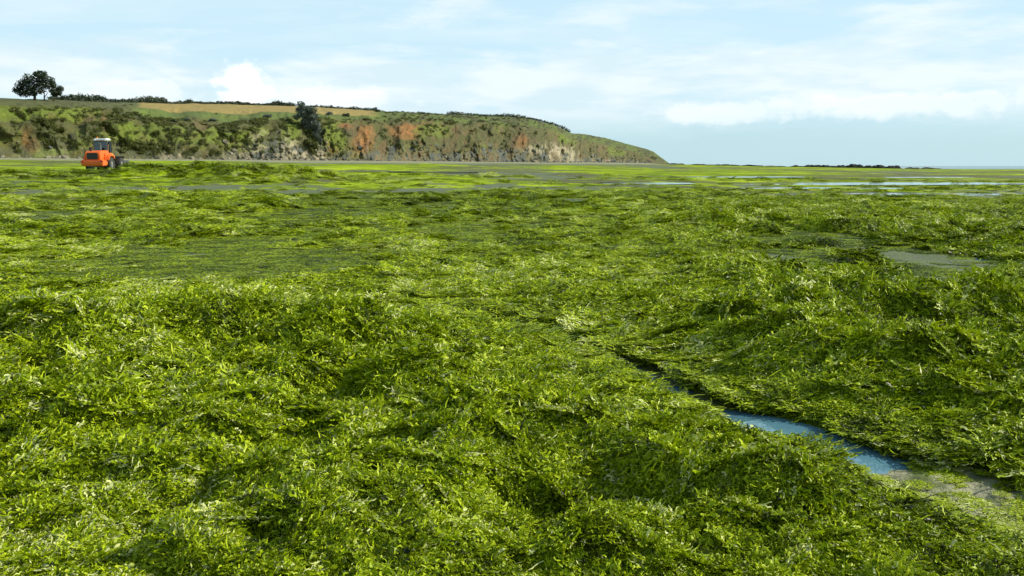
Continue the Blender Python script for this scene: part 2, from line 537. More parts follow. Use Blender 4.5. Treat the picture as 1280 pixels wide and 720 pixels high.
# loose fronds
M_FROND, t = material('sea_lettuce_frond')
p_ = geo_pos(t)
it = t.n('ShaderNodeAttribute', attribute_name='itone', attribute_type='INSTANCER').outputs['Fac']
rt = t.n('ShaderNodeAttribute', attribute_name='rtone').outputs['Fac']
f2 = t.noise(p_, 2.6, 4, 0.6)
tn = t.math('ADD', it, t.math('MULTIPLY', t.math('SUBTRACT', rt, 0.5), 0.95))
tn = t.math('ADD', tn, t.math('MULTIPLY', t.math('SUBTRACT', f2, 0.5), 0.7), clamp=True)
lim = t.math('MULTIPLY_ADD', t.math('MAXIMUM', t.smooth(rt, 1.05, 1.3), t.smooth(it, 0.70, 0.82)), 0.10, 0.88)
tn = t.math('MINIMUM', tn, lim)
wc = weed_colour(t, tn)
pb = principled(t, wc, 0.42)
t.put(pb, 'Specular IOR Level', 0.17)
tr = t.n('ShaderNodeBsdfTranslucent'); t.put(tr, 0, wc)
mx = t.n('ShaderNodeMixShader'); t.put(mx, 0, 0.22); t.put(mx, 1, pb.outputs[0]); t.put(mx, 2, tr.outputs[0])
finish(t, mx.outputs[0])


def simple(name, col, rough=0.6, var=0.25, scale=3.0, metallic=0.0, bmp=0.0):
    m, t = material(name)
    tcn = t.n('ShaderNodeTexCoord').outputs['Object']
    n = t.noise(tcn, scale, 5, 0.6)
    dark = tuple(c * (1 - var) for c in col); lite = tuple(min(1, c * (1 + var)) for c in col)
    c = t.mix(n, dark, lite)
    kw = {'Metallic': metallic}
    if bmp: kw['Normal'] = bump(t, n, 0.6, bmp)
    finish(t, principled(t, c, rough, **kw).outputs[0])
    return m


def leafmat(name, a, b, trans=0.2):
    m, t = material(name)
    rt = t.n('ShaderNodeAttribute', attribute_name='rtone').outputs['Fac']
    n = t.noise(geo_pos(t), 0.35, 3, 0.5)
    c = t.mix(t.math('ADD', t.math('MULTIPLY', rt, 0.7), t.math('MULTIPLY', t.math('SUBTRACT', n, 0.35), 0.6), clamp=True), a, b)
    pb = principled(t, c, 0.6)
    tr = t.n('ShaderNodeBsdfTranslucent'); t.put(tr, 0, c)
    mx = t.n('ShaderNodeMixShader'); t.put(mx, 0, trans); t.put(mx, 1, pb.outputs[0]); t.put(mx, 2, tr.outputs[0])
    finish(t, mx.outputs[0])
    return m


M_LEAF_DARK = leafmat('dark_foliage', (0.016, 0.028, 0.012), (0.05, 0.08, 0.03))
M_LEAF_GREY = leafmat('grey_green_foliage', (0.045, 0.06, 0.045), (0.17, 0.21, 0.16))
M_LEAF_SCRUB = leafmat('scrub_foliage', (0.045, 0.055, 0.010), (0.135, 0.155, 0.012))
M_BARK = simple('bark', (0.06, 0.048, 0.035), 0.85, 0.35, 6, bmp=0.02)
M_ROCK_DARK = simple('dark_rock', (0.014, 0.018, 0.016), 1.0, 0.5, 1.2, bmp=0.2)
M_ROCK_GREY = simple('grey_rock', (0.085, 0.09, 0.072), 0.9, 0.4, 1.0, bmp=0.1)
M_ROCK_PALE = simple('pale_rock', (0.19, 0.17, 0.115), 0.85, 0.4, 1.0, bmp=0.1)

# ------------------------------------------------------------------ beach and seaweed sheets
def polar_grid(dense_half, ncol_dense, ncol_rest, radii):
    th = np.concatenate([np.linspace(-dense_half, dense_half, ncol_dense, endpoint=False),
                         np.linspace(dense_half, 2 * math.pi - dense_half, ncol_rest, endpoint=False)])
    R, T = np.meshgrid(radii, th, indexing='ij')
    return R * np.sin(T), R * np.cos(T), len(radii), len(th)


rad = np.concatenate([[0.02, 0.7], np.geomspace(1.5, 120, 420), np.geomspace(122, 1500, 110), [2500, 5000, 12000]])
X, Y, nr, nc = polar_grid(math.radians(36), 460, 60, rad)
Z = sand_z(X.ravel(), Y.ravel())
me = mesh_np('beach', np.stack([X.ravel(), Y.ravel(), Z], -1), grid_faces(nr, nc, True))
tt = shore_t(X.ravel(), Y.ravel())
dch, fch = seg_dist(X.ravel(), Y.ravel(), CHANNEL)
dry = 0.10 + 0.90 * (1 - sst(tt + 9 * fbm(X.ravel() / 30, Y.ravel() / 30, 201, 3), 20, 55))
dry = np.maximum(dry, 1.3 * sst(fch, 0.70, 0.76) * (1 - sst(dch, 0.2, 0.7)) * sst(fbm(X.ravel() / 0.2, Y.ravel() / 0.2, 207, 3), -0.6, 0.2))
vattr(me, 'dry', np.clip(dry, 0, 1.2))
link('beach', me, M_SAND, kind='structure')

rad = np.concatenate([[0.7], np.geomspace(1.5, 110, 620), np.geomspace(111.5, 800, 130)])
X, Y, nr, nc = polar_grid(math.radians(37), 620, 60, rad)
x = X.ravel(); y = Y.ravel()
cov, th = cover_thick(x, y)
Z = z0(x, y) + th
fc = grid_faces(nr, nc, True)
keep = (np.max(th[fc], axis=1) > -0.03)
fc = fc[keep]
used = np.unique(fc); remap = np.full(len(x), -1); remap[used] = np.arange(len(used))
me = mesh_np('seaweed_mat', np.stack([x, y, Z], -1)[used], remap[fc])
r_ = np.hypot(x, y)


def tone_at(x, y):
    r = np.hypot(x, y)
    tn = 0.55 + 0.22 * fbm(x / 2.4, y / 3.0, 101, 4) + 0.10 * fbm(x / 14, y / 22, 103, 3)
    # pale yellow thin weed left of centre, darker brownish weed by the wheel ruts
    for (a, b, ra, rb, s) in ((230, 335, 230, 34, 0.20), (180, 385, 180, 14, 0.06), (500, 250, 200, 14, -0.24), (700, 246, 200, 6, -0.12),
                              (980, 340, 110, 26, -0.20), (1150, 335, 130, 30, -0.18), (700, 650, 80, 36, -0.16), (1090, 270, 170, 14, 0.05),
                              (560, 222, 260, 5, 0.08), (930, 300, 110, 14, -0.10), (1000, 420, 160, 20, -0.06), (50, 480, 90, 20, -0.12), (1180, 480, 110, 18, -0.10)):
        Xc, Yc = on_ground(a, b)
        Y1 = on_ground(a, b + rb)[1]
        ry = max(abs(Yc - Y1), 0.1) * 1.3
        q = np.hypot((x - Xc) / (ra * Yc / F), (y - Yc) / ry)
        tn = tn + s * (1 - sst(q, 0.2, 1.3))
    dpl, _ = seg_dist(x, y, PILE)
    tn = tn - 0.20 * np.exp(-(dpl / 5) ** 2)  # dark green pile; the shade of its near side is put into the tone
    return tn


ton = tone_at(x, y)
ton_mat = ton + 0.22 * sst(r_, 11, 18) * (1 - sst(r_, 35, 70)) - 0.05 * (1 - sst(r_, 25, 90)) - 0.26 * (1 - sst(r_, 8, 16)) - 0.07  # nearby mat toned down to paint the shade in gaps between fronds
vattr(me, 'tone', np.clip(ton_mat, 0, 1)[used])
vattr(me, 'thin', ((1 - sst(cov, 0.1, 0.8)) * (0.35 + 0.65 * sst(r_, 8, 14)) + 0.5 * sst(r_, 70, 150) * np.clip(0.4 + 1.2 * fbm(x / 40, y / 90, 301, 3) + 0.5 * sst(x / (np.abs(y) + 1), 0.15, 0.35), 0, 1.5))[used])
link('seaweed_mat', me, M_MAT, kind='stuff', label='matted bright green seaweed covering the flat beach', category='seaweed')

# sea
S = 30000
me = mesh_np('sea', [(-S, 560, -0.42), (S, 560, -0.42), (S, S, -0.42), (-S, S, -0.42)], [(0, 1, 2, 3)], False)
link('sea', me, M_SEA, kind='structure')


# pools
def sheet(name, cx_, cy_, rx, ry, z):
    n = 40
    a = np.linspace(0, 2 * math.pi, n, endpoint=False)
    v = [(cx_ + rx * math.cos(k), cy_ + ry * math.sin(k), z) for k in a]
    me = bpy.data.meshes.new(name); me.from_pydata(v, [], [tuple(range(n))]); me.update()
    link(name, me, M_WATER, kind='structure')


for (Xc, Yc, rx, ry) in POOLW:
    zc = float(z0(np.array([Xc]), np.array([Yc]))[0])
    sheet('tidal_pool', Xc, Yc, rx * 1.25, ry * 1.5, zc - 0.018)
verts = []; faces = []
for i, (a, b) in enumerate(CHANNEL):
    a0, b0 = CHANNEL[max(i - 1, 0)]; a1, b1 = CHANNEL[min(i + 1, len(CHANNEL) - 1)]
    d = Vector((a1 - a0, b1 - b0)).normalized()
    zc = float(z0(np.array([a]), np.array([b]))[0]) - 0.022 - 0.05 * (i < 7) - 0.03 * (i > 9) - 0.012 * (i > 10)
    verts += [(a - d.y * 0.45, b + d.x * 0.45, zc), (a + d.y * 0.45, b - d.x * 0.45, zc)]
    if i: faces.append((2 * i - 2, 2 * i - 1, 2 * i + 1, 2 * i))
me = bpy.data.meshes.new('stream'); me.from_pydata(verts, [], faces); me.update()
link('stream', me, M_WATER, kind='structure')

# ------------------------------------------------------------------ loose fronds heaped on the mat (instanced clumps)
def frond_clump(seed, n=250, R=0.17):
    """a handful of limp, crinkled ribbons of sea lettuce lying over each other"""
    rg = np.random.default_rng(seed)
    V = []; Fc = []; T = []
    for i in range(n):
        a = rg.uniform(0, 2 * math.pi); rr = R * math.sqrt(rg.uniform(0, 1))
        hz = 0.036 * (1 - (rr / R) ** 2) * rg.uniform(0.1, 1.0) + rg.uniform(0, 0.008)
        yaw = rg.normal(0, 0.95) + (math.pi if rg.random() < 0.5 else 0)
        L = rg.uniform(0.035, 0.095); wd = rg.uniform(0.007, 0.0175)
        if rg.random() < 0.2: wd *= 0.55; L *= 1.4
        seg = 7
        bend = rg.normal(0, 0.35); wav = rg.uniform(0.2, 0.75); ph = rg.uniform(0, 6.28); fr = rg.uniform(1.2, 2.4)
        tw = rg.uniform(-0.5, 0.5); p0 = rg.normal(0, 0.12)
        pos = np.array([rr * math.cos(a), rr * math.sin(a), hz]); base = len(V)
        tone = rg.beta(1.6, 1.9)
        if rg.random() < 0.01: tone = 1.3
        for k in range(seg + 1):
            f = k / seg
            wk = wd * (0.45 + 0.55 * math.sin(math.pi * (0.08 + f * 0.84)))
            wl = wk * rg.uniform(0.25, 0.75); wr = wk * rg.uniform(0.25, 0.75)
            side = np.array([-math.sin(yaw) * math.cos(tw), math.cos(yaw) * math.cos(tw), math.sin(tw)])
            V.append(pos - side * wl); V.append(pos + side * wr); T += [tone, tone]
            if k < seg:
                yaw += bend + rg.normal(0, 0.35); tw += rg.normal(0, 0.45)
                pitch = p0 + wav * math.sin(ph + k * fr)
                pos = pos + (L / seg) * np.array([math.cos(yaw) * math.cos(pitch), math.sin(yaw) * math.cos(pitch), math.sin(pitch)])
                pos[2] = max(pos[2], -0.008)
                b = base + 2 * k
                Fc.append((b, b + 1, b + 3, b + 2))
    me = mesh_np('frond_clump', np.array(V), np.array(Fc), True)
    vattr(me, 'rtone', np.array(T))
    me.materials.append(M_FROND)
    return me


def gn_scatter(name, pts, rots, scales, idx, attrs, protos, **props):
    """one object: each vertex of a point mesh carries an instance of one of the prototype meshes"""
    me = bpy.data.meshes.new(name)
    me.vertices.add(len(pts)); me.vertices.foreach_set('co', pts.astype(np.float32).ravel())

    def vec(nm, arr):
        a = me.attributes.new(nm, 'FLOAT_VECTOR', 'POINT'); a.data.foreach_set('vector', arr.astype(np.float32).ravel())
    vec('irot', rots); vec('iscale', scales)
    a = me.attributes.new('iidx', 'INT', 'POINT'); a.data.foreach_set('value', idx.astype(np.int32))
    for k, v in attrs.items():
        a = me.attributes.new(k, 'FLOAT', 'POINT'); a.data.foreach_set('value', v.astype(np.float32))
    o = link(name, me, None, **props)
    hidden = bpy.data.collections.new(name + '_source')
    for i, pm in enumerate(protos):
        po = bpy.data.objects.new('%s_source_%02d' % (name, i), pm)
        hidden.objects.link(po)
    ng = bpy.data.node_groups.new(name, 'GeometryNodeTree')
    ng.interface.new_socket('Geometry', in_out='INPUT', socket_type='NodeSocketGeometry')
    ng.interface.new_socket('Geometry', in_out='OUTPUT', socket_type='NodeSocketGeometry')
    gi = ng.nodes.new('NodeGroupInput'); go = ng.nodes.new('NodeGroupOutput')
    ci = ng.nodes.new('GeometryNodeCollectionInfo'); ci.inputs[0].default_value = hidden
    ci.inputs['Separate Children'].default_value = True; ci.inputs['Reset Children'].default_value = True
    ip = ng.nodes.new('GeometryNodeInstanceOnPoints'); ip.inputs['Pick Instance'].default_value = True

    def attr(nm, dt):
        nd = ng.nodes.new('GeometryNodeInputNamedAttribute'); nd.data_type = dt; nd.inputs[0].default_value = nm
        return [s for s in nd.outputs if s.enabled and s.name == 'Attribute'][0]
    L = ng.links.new
    L(gi.outputs[0], ip.inputs['Points']); L(ci.outputs[0], ip.inputs['Instance'])
    L(attr('iidx', 'INT'), ip.inputs['Instance Index'])
    e2r = ng.nodes.new('FunctionNodeEulerToRotation'); L(attr('irot', 'FLOAT_VECTOR'), e2r.inputs[0])
    L(e2r.outputs[0], ip.inputs['Rotation']); L(attr('iscale', 'FLOAT_VECTOR'), ip.inputs['Scale'])
    L(ip.outputs[0], go.inputs[0])
    md = o.modifiers.new('scatter', 'NODES'); md.node_group = ng
    return o


def align_rots(x, y, hf, yaw, e):
    """Euler angles that lay a clump on the slope of hf"""
    gx = (hf(x + e, y) - hf(x - e, y)) / (2 * e); gy = (hf(x, y + e) - hf(x, y - e)) / (2 * e)
    gx = np.clip(gx, -1.5, 1.5); gy = np.clip(gy, -1.5, 1.5)
    n = np.stack([-gx, -gy, np.ones_like(gx)], -1); n /= np.linalg.norm(n, axis=1)[:, None]
    # R = Rz(a) Ry(tilt) Rz(yaw-a): XYZ Euler extracted numerically
    ux = np.stack([np.cos(yaw), np.sin(yaw), np.zeros_like(yaw)], -1)
    ux = ux - n * np.sum(ux * n, 1)[:, None]; ux /= np.linalg.norm(ux, axis=1)[:, None]
    uy = np.cross(n, ux)
    ry = -np.arcsin(np.clip(ux[:, 2], -1, 1))
    rx = np.arctan2(uy[:, 2], n[:, 2]); rz = np.arctan2(ux[:, 1], ux[:, 0])
    return np.stack([rx, ry, rz], -1)


N = 105000
u = RNG.uniform(0, 1, N) ** 0.8; r = 2.2 * (135 / 2.2) ** u
a = RNG.uniform(-math.radians(38), math.radians(38), N)
x = r * np.sin(a); y = r * np.cos(a)
cov, th = cover_thick(x, y)
keepp = (cov > 0.03 + RNG.uniform(-0.08, 0.22, N)) & (th > 0.012) & (pool_mask(x, y) < -0.4)
keepp &= RNG.uniform(0, 1, N) < np.maximum(1.0 - 0.93 * sst(r, 30, 75), 0.9 * np.exp(-(seg_dist(x, y, PILE)[0] / 7) ** 2)) * np.where(r > 10, 0.55 + 0.45 * sst(cov, 0.15, 0.9), 1)
x, y, r, cov, th = x[keepp], y[keepp], r[keepp], cov[keepp], th[keepp]
sc = np.where(r > 6.5, (r / 6.5) ** 0.5, np.clip(r / 6.5, 0.6, 1)) * 1.02 * RNG.uniform(0.7, 1.3, len(x))
zz_ = z0(x, y) + th - 0.004 * sc ** 0.6
yaw = 1.1 * fbm(x / 1.7, y / 1.7, 151, 2) + RNG.normal(0, 0.5, len(x)) + 0.25
rot = align_rots(x, y, weed_z, yaw, 0.06)
rot[:, :2] += RNG.normal(0, 0.16, (len(x), 2))
flat = 1.15 / np.maximum(sc, 1.0) ** 0.75
db, _ = seg_dist(x, y, CHANNEL)
flat = flat * (1 - 0.45 * sst(r, 12, 20) * (1 - sst(x / y, 0.12, 0.25)))
flat = flat * (0.4 + 0.6 * sst(db, 0.3, 1.0))
it = tone_at(x, y) + RNG.normal(0, 0.13, len(x)) + 0.065
# weed beside the stream is paler, most of all downstream
bleach = np.zeros(len(x))
d, f_ = seg_dist(x, y, CHANNEL)
bl = (f_ > 0.66) & (d < 0.34 + 0.1 * RNG.normal(size=len(x)))
it = np.where(bl, it + 0.36, it)
bl2 = (f_ > 0.42) & (f_ < 0.66) & (d < 0.28)
it = np.where(bl2, it + 0.12, it)
protos = [frond_clump(300 + i) for i in range(9)]
gn_scatter('seaweed_fronds', np.stack([x, y, zz_], -1), rot, np.stack([sc, sc, sc * flat], -1),
           RNG.integers(0, 9, len(x)), {'itone': np.clip(it, 0, 1)}, protos,
           kind='stuff', label='tangled wet green sea lettuce heaped across the foreground', category='seaweed')

# scraps of weed lying loose on the bare mud
N = 60000
r = 3.5 * (60 / 3.5) ** RNG.uniform(0, 1, N); a = RNG.uniform(-math.radians(34), math.radians(34), N)
x = r * np.sin(a); y = r * np.cos(a); cov, th = cover_thick(x, y)
k = (cov < 0.25) & (cov > 0.1 - 2.8 * RNG.uniform(0, 1.0, N) ** 1.3) & ((pool_mask(x, y) < -0.05) | ((r < 6.6) & (RNG.uniform(0, 1, N) < 0.6)))
x, y, r = x[k], y[k], r[k]
sc = np.clip(r / 8.0, 0.5, 4) ** 0.6 * RNG.uniform(0.25, 0.9, len(x))
dch, fch = seg_dist(x, y, CHANNEL)
its = np.where((fch > 0.7) & (dch < 0.6), RNG.uniform(0.55, 1.0, len(x)), RNG.uniform(0.2, 0.7, len(x)))
gn_scatter('seaweed_scraps', np.stack([x, y, sand_z(x, y) + 0.002], -1), np.stack([0 * x, 0 * x, RNG.uniform(0, 6.28, len(x))], -1),
           np.stack([sc, sc, sc * 0.3], -1), RNG.integers(0, 9, len(x)), {'itone': its}, protos,
           kind='stuff', label='small scraps of green seaweed scattered on the bare mud', category='seaweed')

# ------------------------------------------------------------------ headland
#        px   foot  edge_y  edge_d  crest_y crest_d
HEAD = [(40, 220, 132, 15, 127.5, 75), (100, 232, 133, 15, 130, 80), (150, 243, 137, 16, 131.5, 95), (180, 250, 144, 17, 132, 110),
        (230, 262, 150, 18, 133, 130), (300, 281, 152, 19, 134, 130), (360, 300, 149, 20, 135.5, 125), (400, 315, 147, 20, 137, 120),
        (430, 328, 150, 20, 138.5, 110), (470, 347, 151, 22, 140, 95), (520, 372, 150, 24, 142, 80), (600, 414, 153, 28, 145.5, 70),
        (640, 438, 156, 30, 147, 66), (665, 455, 158, 30, 149.5, 62), (690, 476, 162, 28, 156, 55), (705, 494, 168, 26, 162.5, 50),
        (712, 508, 173, 26, 166.5, 60), (730, 545, 175, 28, 168, 66), (755, 575, 180, 28, 172.5, 66), (775, 600, 185, 28, 178, 62),
        (790, 620, 189, 26, 182, 55), (805, 640, 193, 24, 186, 46), (815, 652, 196, 20, 189.5, 38), (825, 665, 201, 14, 197, 26),
        (835, 680, 205.5, 10, 204, 16), (846, 700, 208, 8, 207.5, 12)]
H = np.array(HEAD)


def height_of(px, py, Y):
    return at_depth(px, py, Y).z


ez = np.array([height_of(a, c, b + d) for a, b, c, d, e, f in HEAD])
cz = np.array([height_of(a, e, b + f) for a, b, c, d, e, f in HEAD])
# extension to the left beyond the frame follows the same foot line
left_px = np.array([-700, -400, -150])
left_foot = []
for p in left_px:
    q = (p - 640) / F
    s_ = (110 + q * 220) / (0.444 - 0.896 * q)
    left_foot.append(220 + 0.896 * s_)
Hpx = np.concatenate([left_px, H[:, 0]])
Hfoot = np.concatenate([left_foot, H[:, 1]])
Hed = np.concatenate([[12, 13, 14], H[:, 3]]); Hcd = np.concatenate([[70, 72, 74], H[:, 5]])
Hez = np.concatenate([[15, 15.5, 16], ez]); Hcz = np.concatenate([[20, 21, 21.5], cz])

U = np.concatenate([np.linspace(-700, 20, 110, endpoint=False), np.linspace(20, 850, 760)])
V1 = np.linspace(0, 1, 70); V2 = np.linspace(0, 1, 52)[1:]; V3 = np.linspace(0, 1, 14)[1:]
foot = np.interp(U, Hpx, Hfoot); ed = np.interp(U, Hpx, Hed); cd = np.interp(U, Hpx, Hcd)
ezz = np.interp(U, Hpx, Hez); czz = np.interp(U, Hpx, Hcz)
A = (U - 640) / F
arc = np.cumsum(np.hypot(np.gradient(A * foot), np.gradient(foot)))
fz = z0(A * foot, foot) - 0.8
rows_d = []; rows_z = []; rows_v = []
for v in V1:
    rows_d.append(foot + ed * (0.25 * v + 0.75 * v ** 1.7)); rows_z.append(fz + (ezz - fz) * (v * 0.55 + 0.45 * np.sin(v * math.pi / 2))); rows_v.append(v + 0 * U)
for v in V2:
    rows_d.append(foot + ed + (cd - ed) * v); rows_z.append(ezz + (czz - ezz) * np.sin(v * math.pi / 2) ** 0.9); rows_v.append(1 + v + 0 * U)
for v in V3:
    rows_d.append(foot + cd + 160 * v * np.clip((850 - U) / 300, 0.1, 1)); rows_z.append(czz - 14 * v ** 1.5 * np.clip((czz - 1) / 20, 0, 1) - 3 * v); rows_v.append(2 + v + 0 * U)
D = np.array(rows_d); Z = np.array(rows_z); VV = np.array(rows_v); UU = np.broadcast_to(U, D.shape); ARC = np.broadcast_to(arc, D.shape)
fade = sst(850 - UU, 0, 45)
facew = np.clip(np.sin(np.clip(VV, 0, 1.1) / 1.1 * math.pi), 0, 1)
gul = np.abs(fbm(ARC / 22, VV * 1.1 + 0.4 * fbm(ARC / 9, VV * 2, 9, 2), 221, 4))
gul2 = fbm(ARC / 5.5, VV * 3.2, 227, 4)
rockw = 1 - sst(VV, 0.28, 0.62)
blk = np.abs(fbm(ARC / 2.6, VV * 7, 233, 4, 0.6))
D = D + fade * facew * (8.0 * (gul - 0.35) + 1.6 * gul2) - fade * rockw * 2.2 * blk * sst(VV, 0.02, 0.1) * (0.3 + 0.7 * sst(UU, 250, 320))
Z = Z + fade * (0.9 * fbm(ARC / 7, VV * 6, 239, 4) * sst(VV, 0.1, 0.5) * (1 - 0.72 * sst(VV, 1.05, 1.4))) * (1 - 0.5 * sst(UU, 600, 700))
Z = Z + fade * 1.3 * fbm(ARC / 3.2, VV * 12, 241, 3) * facew * sst(VV, 0.3, 0.6) * 0.5
XX = ((UU - 640) / F) * D
n1 = fbm(ARC / 9, VV * 3.2, 251, 5, 0.6); n2 = fbm(ARC / 3, VV * 8, 257, 4, 0.6); n3 = fbm(ARC / 26, VV * 2, 263, 3)
C = {k: np.array(v) for k, v in dict(grass=(0.105, 0.145, 0.006), scrub=(0.036, 0.047, 0.009), olive=(0.07, 0.072, 0.014), brown=(0.105, 0.075, 0.026),
     orange=(0.32, 0.12, 0.03), pale=(0.40, 0.35, 0.23), grey=(0.075, 0.085, 0.068), gold=(0.27, 0.205, 0.05), field=(0.085, 0.12, 0.012)).items()}


def blend(base, c, m):
    m = np.clip(m, 0, 1)[..., None]
    return base * (1 - m) + C[c] * m


def spot(px, py_v, rx, rv):
    q = np.hypot((UU - px) / rx, (VV - py_v) / rv)
    return (1 - sst(q + 0.45 * n1 + 0.25 * n2, 0.35, 1.0))


col = np.zeros(D.shape + (3,)) + C['olive']
col = blend(col, 'scrub', sst(n1, 0.0, 0.35) * (1 - 0.45 * sst(UU, 420, 480)))
col = blend(col, 'grass', sst(n3 + 0.6 * n2 - 0.4 * n1, 0.05, 0.5) * (1 - 0.5 * sst(UU, 420, 480)))
col = blend(col, 'brown', sst(n2 + 0.4 * n3, 0.2, 0.6) * (0.5 + 0.5 * sst(UU, 420, 470)) * (1 - sst(VV, 0.85, 1.1)))
col = blend(col, 'brown', sst(n1 + n3, -0.2, 0.5) * sst(UU, 415, 440) * (1 - sst(VV, 0.7, 0.95)) * 0.45)
# pale scree and crags low down
foot_rock = (1 - sst(VV + 0.22 * n2 + 0.15 * n1, 0.12, 0.30))
col = blend(col, 'pale', foot_rock * sst(n2 + 0.3 * n3, -0.35, 0.3) * (0.15 + 0.5 * sst(UU, 260, 300) * (1 - sst(UU, 395, 420)) + 0.35 * sst(UU, 640, 700)))
col = blend(col, 'grey', foot_rock * sst(-n2, -0.25, 0.25) * (0.25 + 0.75 * sst(UU, 270, 330)))
for args in ((345, 0.38, 46, 0.36, 'pale', 0.6), (385, 0.16, 36, 0.2, 'pale', 0.7), (215, 0.10, 30, 0.12, 'pale', 0.7), (45, 0.30, 14, 0.2, 'orange', 0.5),
             (700, 0.35, 40, 0.32, 'pale', 0.6), (680, 0.3, 50, 0.2, 'pale', 0.6), (652, 0.5, 18, 0.3, 'orange', 0.45),
             (437, 0.72, 22, 0.15, 'orange', 0.6), (455, 0.5, 17, 0.42, 'orange', 0.6), (503, 0.66, 27, 0.24, 'orange', 0.7), (418, 0.3, 10, 0.2, 'orange', 0.6),
             (535, 0.86, 14, 0.14, 'orange', 0.5), (117, 0.70, 20, 0.2, 'brown', 0.9), (137, 0.62, 8, 0.25, 'orange', 0.4), (255, 0.7, 12, 0.2, 'brown', 0.6),
             (420, 0.5, 17, 0.4, 'grass', 0.9), (545, 0.72, 25, 0.35, 'grass', 0.7), (165, 0.45, 12, 0.3, 'grass', 1.0), (95, 0.82, 30, 0.22, 'grass', 0.9),
             (370, 0.72, 14, 0.4, 'grass', 0.9), (705, 0.75, 16, 0.3, 'grass', 0.9), (770, 0.6, 14, 0.35, 'grass', 0.7), (395, 0.55, 13, 0.6, 'scrub', 1.0),
             (210, 0.6, 30, 0.5, 'scrub', 0.4), (60, 0.45, 24, 0.3, 'scrub', 0.8), (150, 0.75, 10, 0.25, 'scrub', 0.8), (128, 0.3, 20, 0.2, 'scrub', 0.6)):
    px_, v_, rx_, rv_, nm, s_ = args
    sp = spot(px_, v_, rx_, rv_) * s_
    if nm == 'pale': sp = sp * sst(n2, -0.25, 0.35)
    if nm == 'orange': sp = sp * (0.55 + 0.45 * sst(n2, -0.3, 0.3))
    col = blend(col, nm, sp)
# top of the headland: green strip, then stubble fields
top = sst(VV, 0.97, 1.05)
tcol = np.zeros_like(col) + C['field'] * (1 + 0.25 * n1[..., None])
tcol = blend(tcol, 'gold', sst(VV, 1.17, 1.20) * sst(UU, 176, 186) * (1 - sst(UU, 462, 480)))
tcol = blend(tcol, 'olive', sst(UU, 470, 500) * sst(n1, -0.2, 0.3))
tcol = blend(tcol, 'scrub', sst(UU, 480, 520) * sst(n2 + n1, 0.1, 0.5) * 0.8)
tcol = blend(tcol, 'olive', (1 - sst(UU, 170, 185)) * 0.8)
col = col * (1 - top[..., None]) + tcol * top[..., None]
me = mesh_np('headland', np.stack([XX.ravel(), D.ravel(), Z.ravel()], -1), grid_faces(*D.shape))
vattr(me, 'col', np.clip(col.reshape(-1, 3), 0, 1))
M_HEAD, t = material('headland_ground')
p_ = geo_pos(t)
vc = t.n('ShaderNodeAttribute', attribute_name='col').outputs['Color']
a1 = t.noise(p_, 0.7, 6, 0.7); a2 = t.noise(p_, 2.5, 4, 0.65)
k_ = t.ramp(a1, [(0.3, (0.7, 0.7, 0.7)), (0.7, (1.3, 1.3, 1.3))])
hc = t.mix(1.0, vc, k_, 'MULTIPLY')
finish(t, principled(t, hc, 0.9, Normal=bump(t, t.math('ADD', a1, t.math('MULTIPLY', a2, 0.4)), 0.8, 1.0)).outputs[0])
link('headland', me, M_HEAD, kind='structure', label='grassy headland with low crumbling earth and rock cliffs')
HX, HD, HZ, HV, HU = XX, D, Z, VV, UU


def head_point(px, v):
    """surface point of the headland at photograph column px and profile position v"""
    j = int(np.argmin(np.abs(U - px))); i = int(np.argmin(np.abs(VV[:, 0] - v)))
    return Vector((XX[i, j], D[i, j], Z[i, j]))


# ------------------------------------------------------------------ foliage
def leaf_quads(lobes, n, size, seed, flat=0.0, fill=0.55, aspect=0.6):
    """n small leaf sprays through a set of lobes (cx,cy,cz,rx,ry,rz); returns verts, faces, tones"""
    rg = np.random.default_rng(seed)
    L = np.array(lobes, dtype=float)
    wts = (L[:, 3] * L[:, 4] * L[:, 5]) ** 0.67; wts /= wts.sum()
    k = rg.choice(len(L), n, p=wts)
    d = rg.normal(size=(n, 3)); d /= np.linalg.norm(d, axis=1)[:, None]
    rad = fill + (1.08 - fill) * rg.uniform(0, 1, n) ** 0.6
    c = L[k, :3] + d * L[k, 3:6] * rad[:, None]
    s = size * rg.uniform(0.5, 1.4, n)
    ax = rg.normal(size=(n, 3)); ax[:, 2] *= (1 - flat); ax /= np.linalg.norm(ax, axis=1)[:, None]
    nn = d + rg.normal(size=(n, 3)) * 0.6
    bx = np.cross(ax, nn); bx /= (np.linalg.norm(bx, axis=1)[:, None] + 1e-6)
    a_ = ax * s[:, None]; b_ = bx * s[:, None] * aspect
    v = np.stack([c - a_, c - b_ * 0.8 + a_ * 0.1, c + a_, c + b_ * 0.8 - a_ * 0.1], 1).reshape(-1, 3)
    f = np.arange(n * 4).reshape(-1, 4)
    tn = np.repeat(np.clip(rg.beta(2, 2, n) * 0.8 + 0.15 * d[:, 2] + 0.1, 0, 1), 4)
    return v, f, tn


def foliage_mesh(name, lobes, n, size, seed, mat, **kw):
    v, f, tn = leaf_quads(lobes, n, size, seed, **kw)
    me = mesh_np(name, v, f, False)
    vattr(me, 'rtone', tn)
    me.materials.append(mat)
    return me


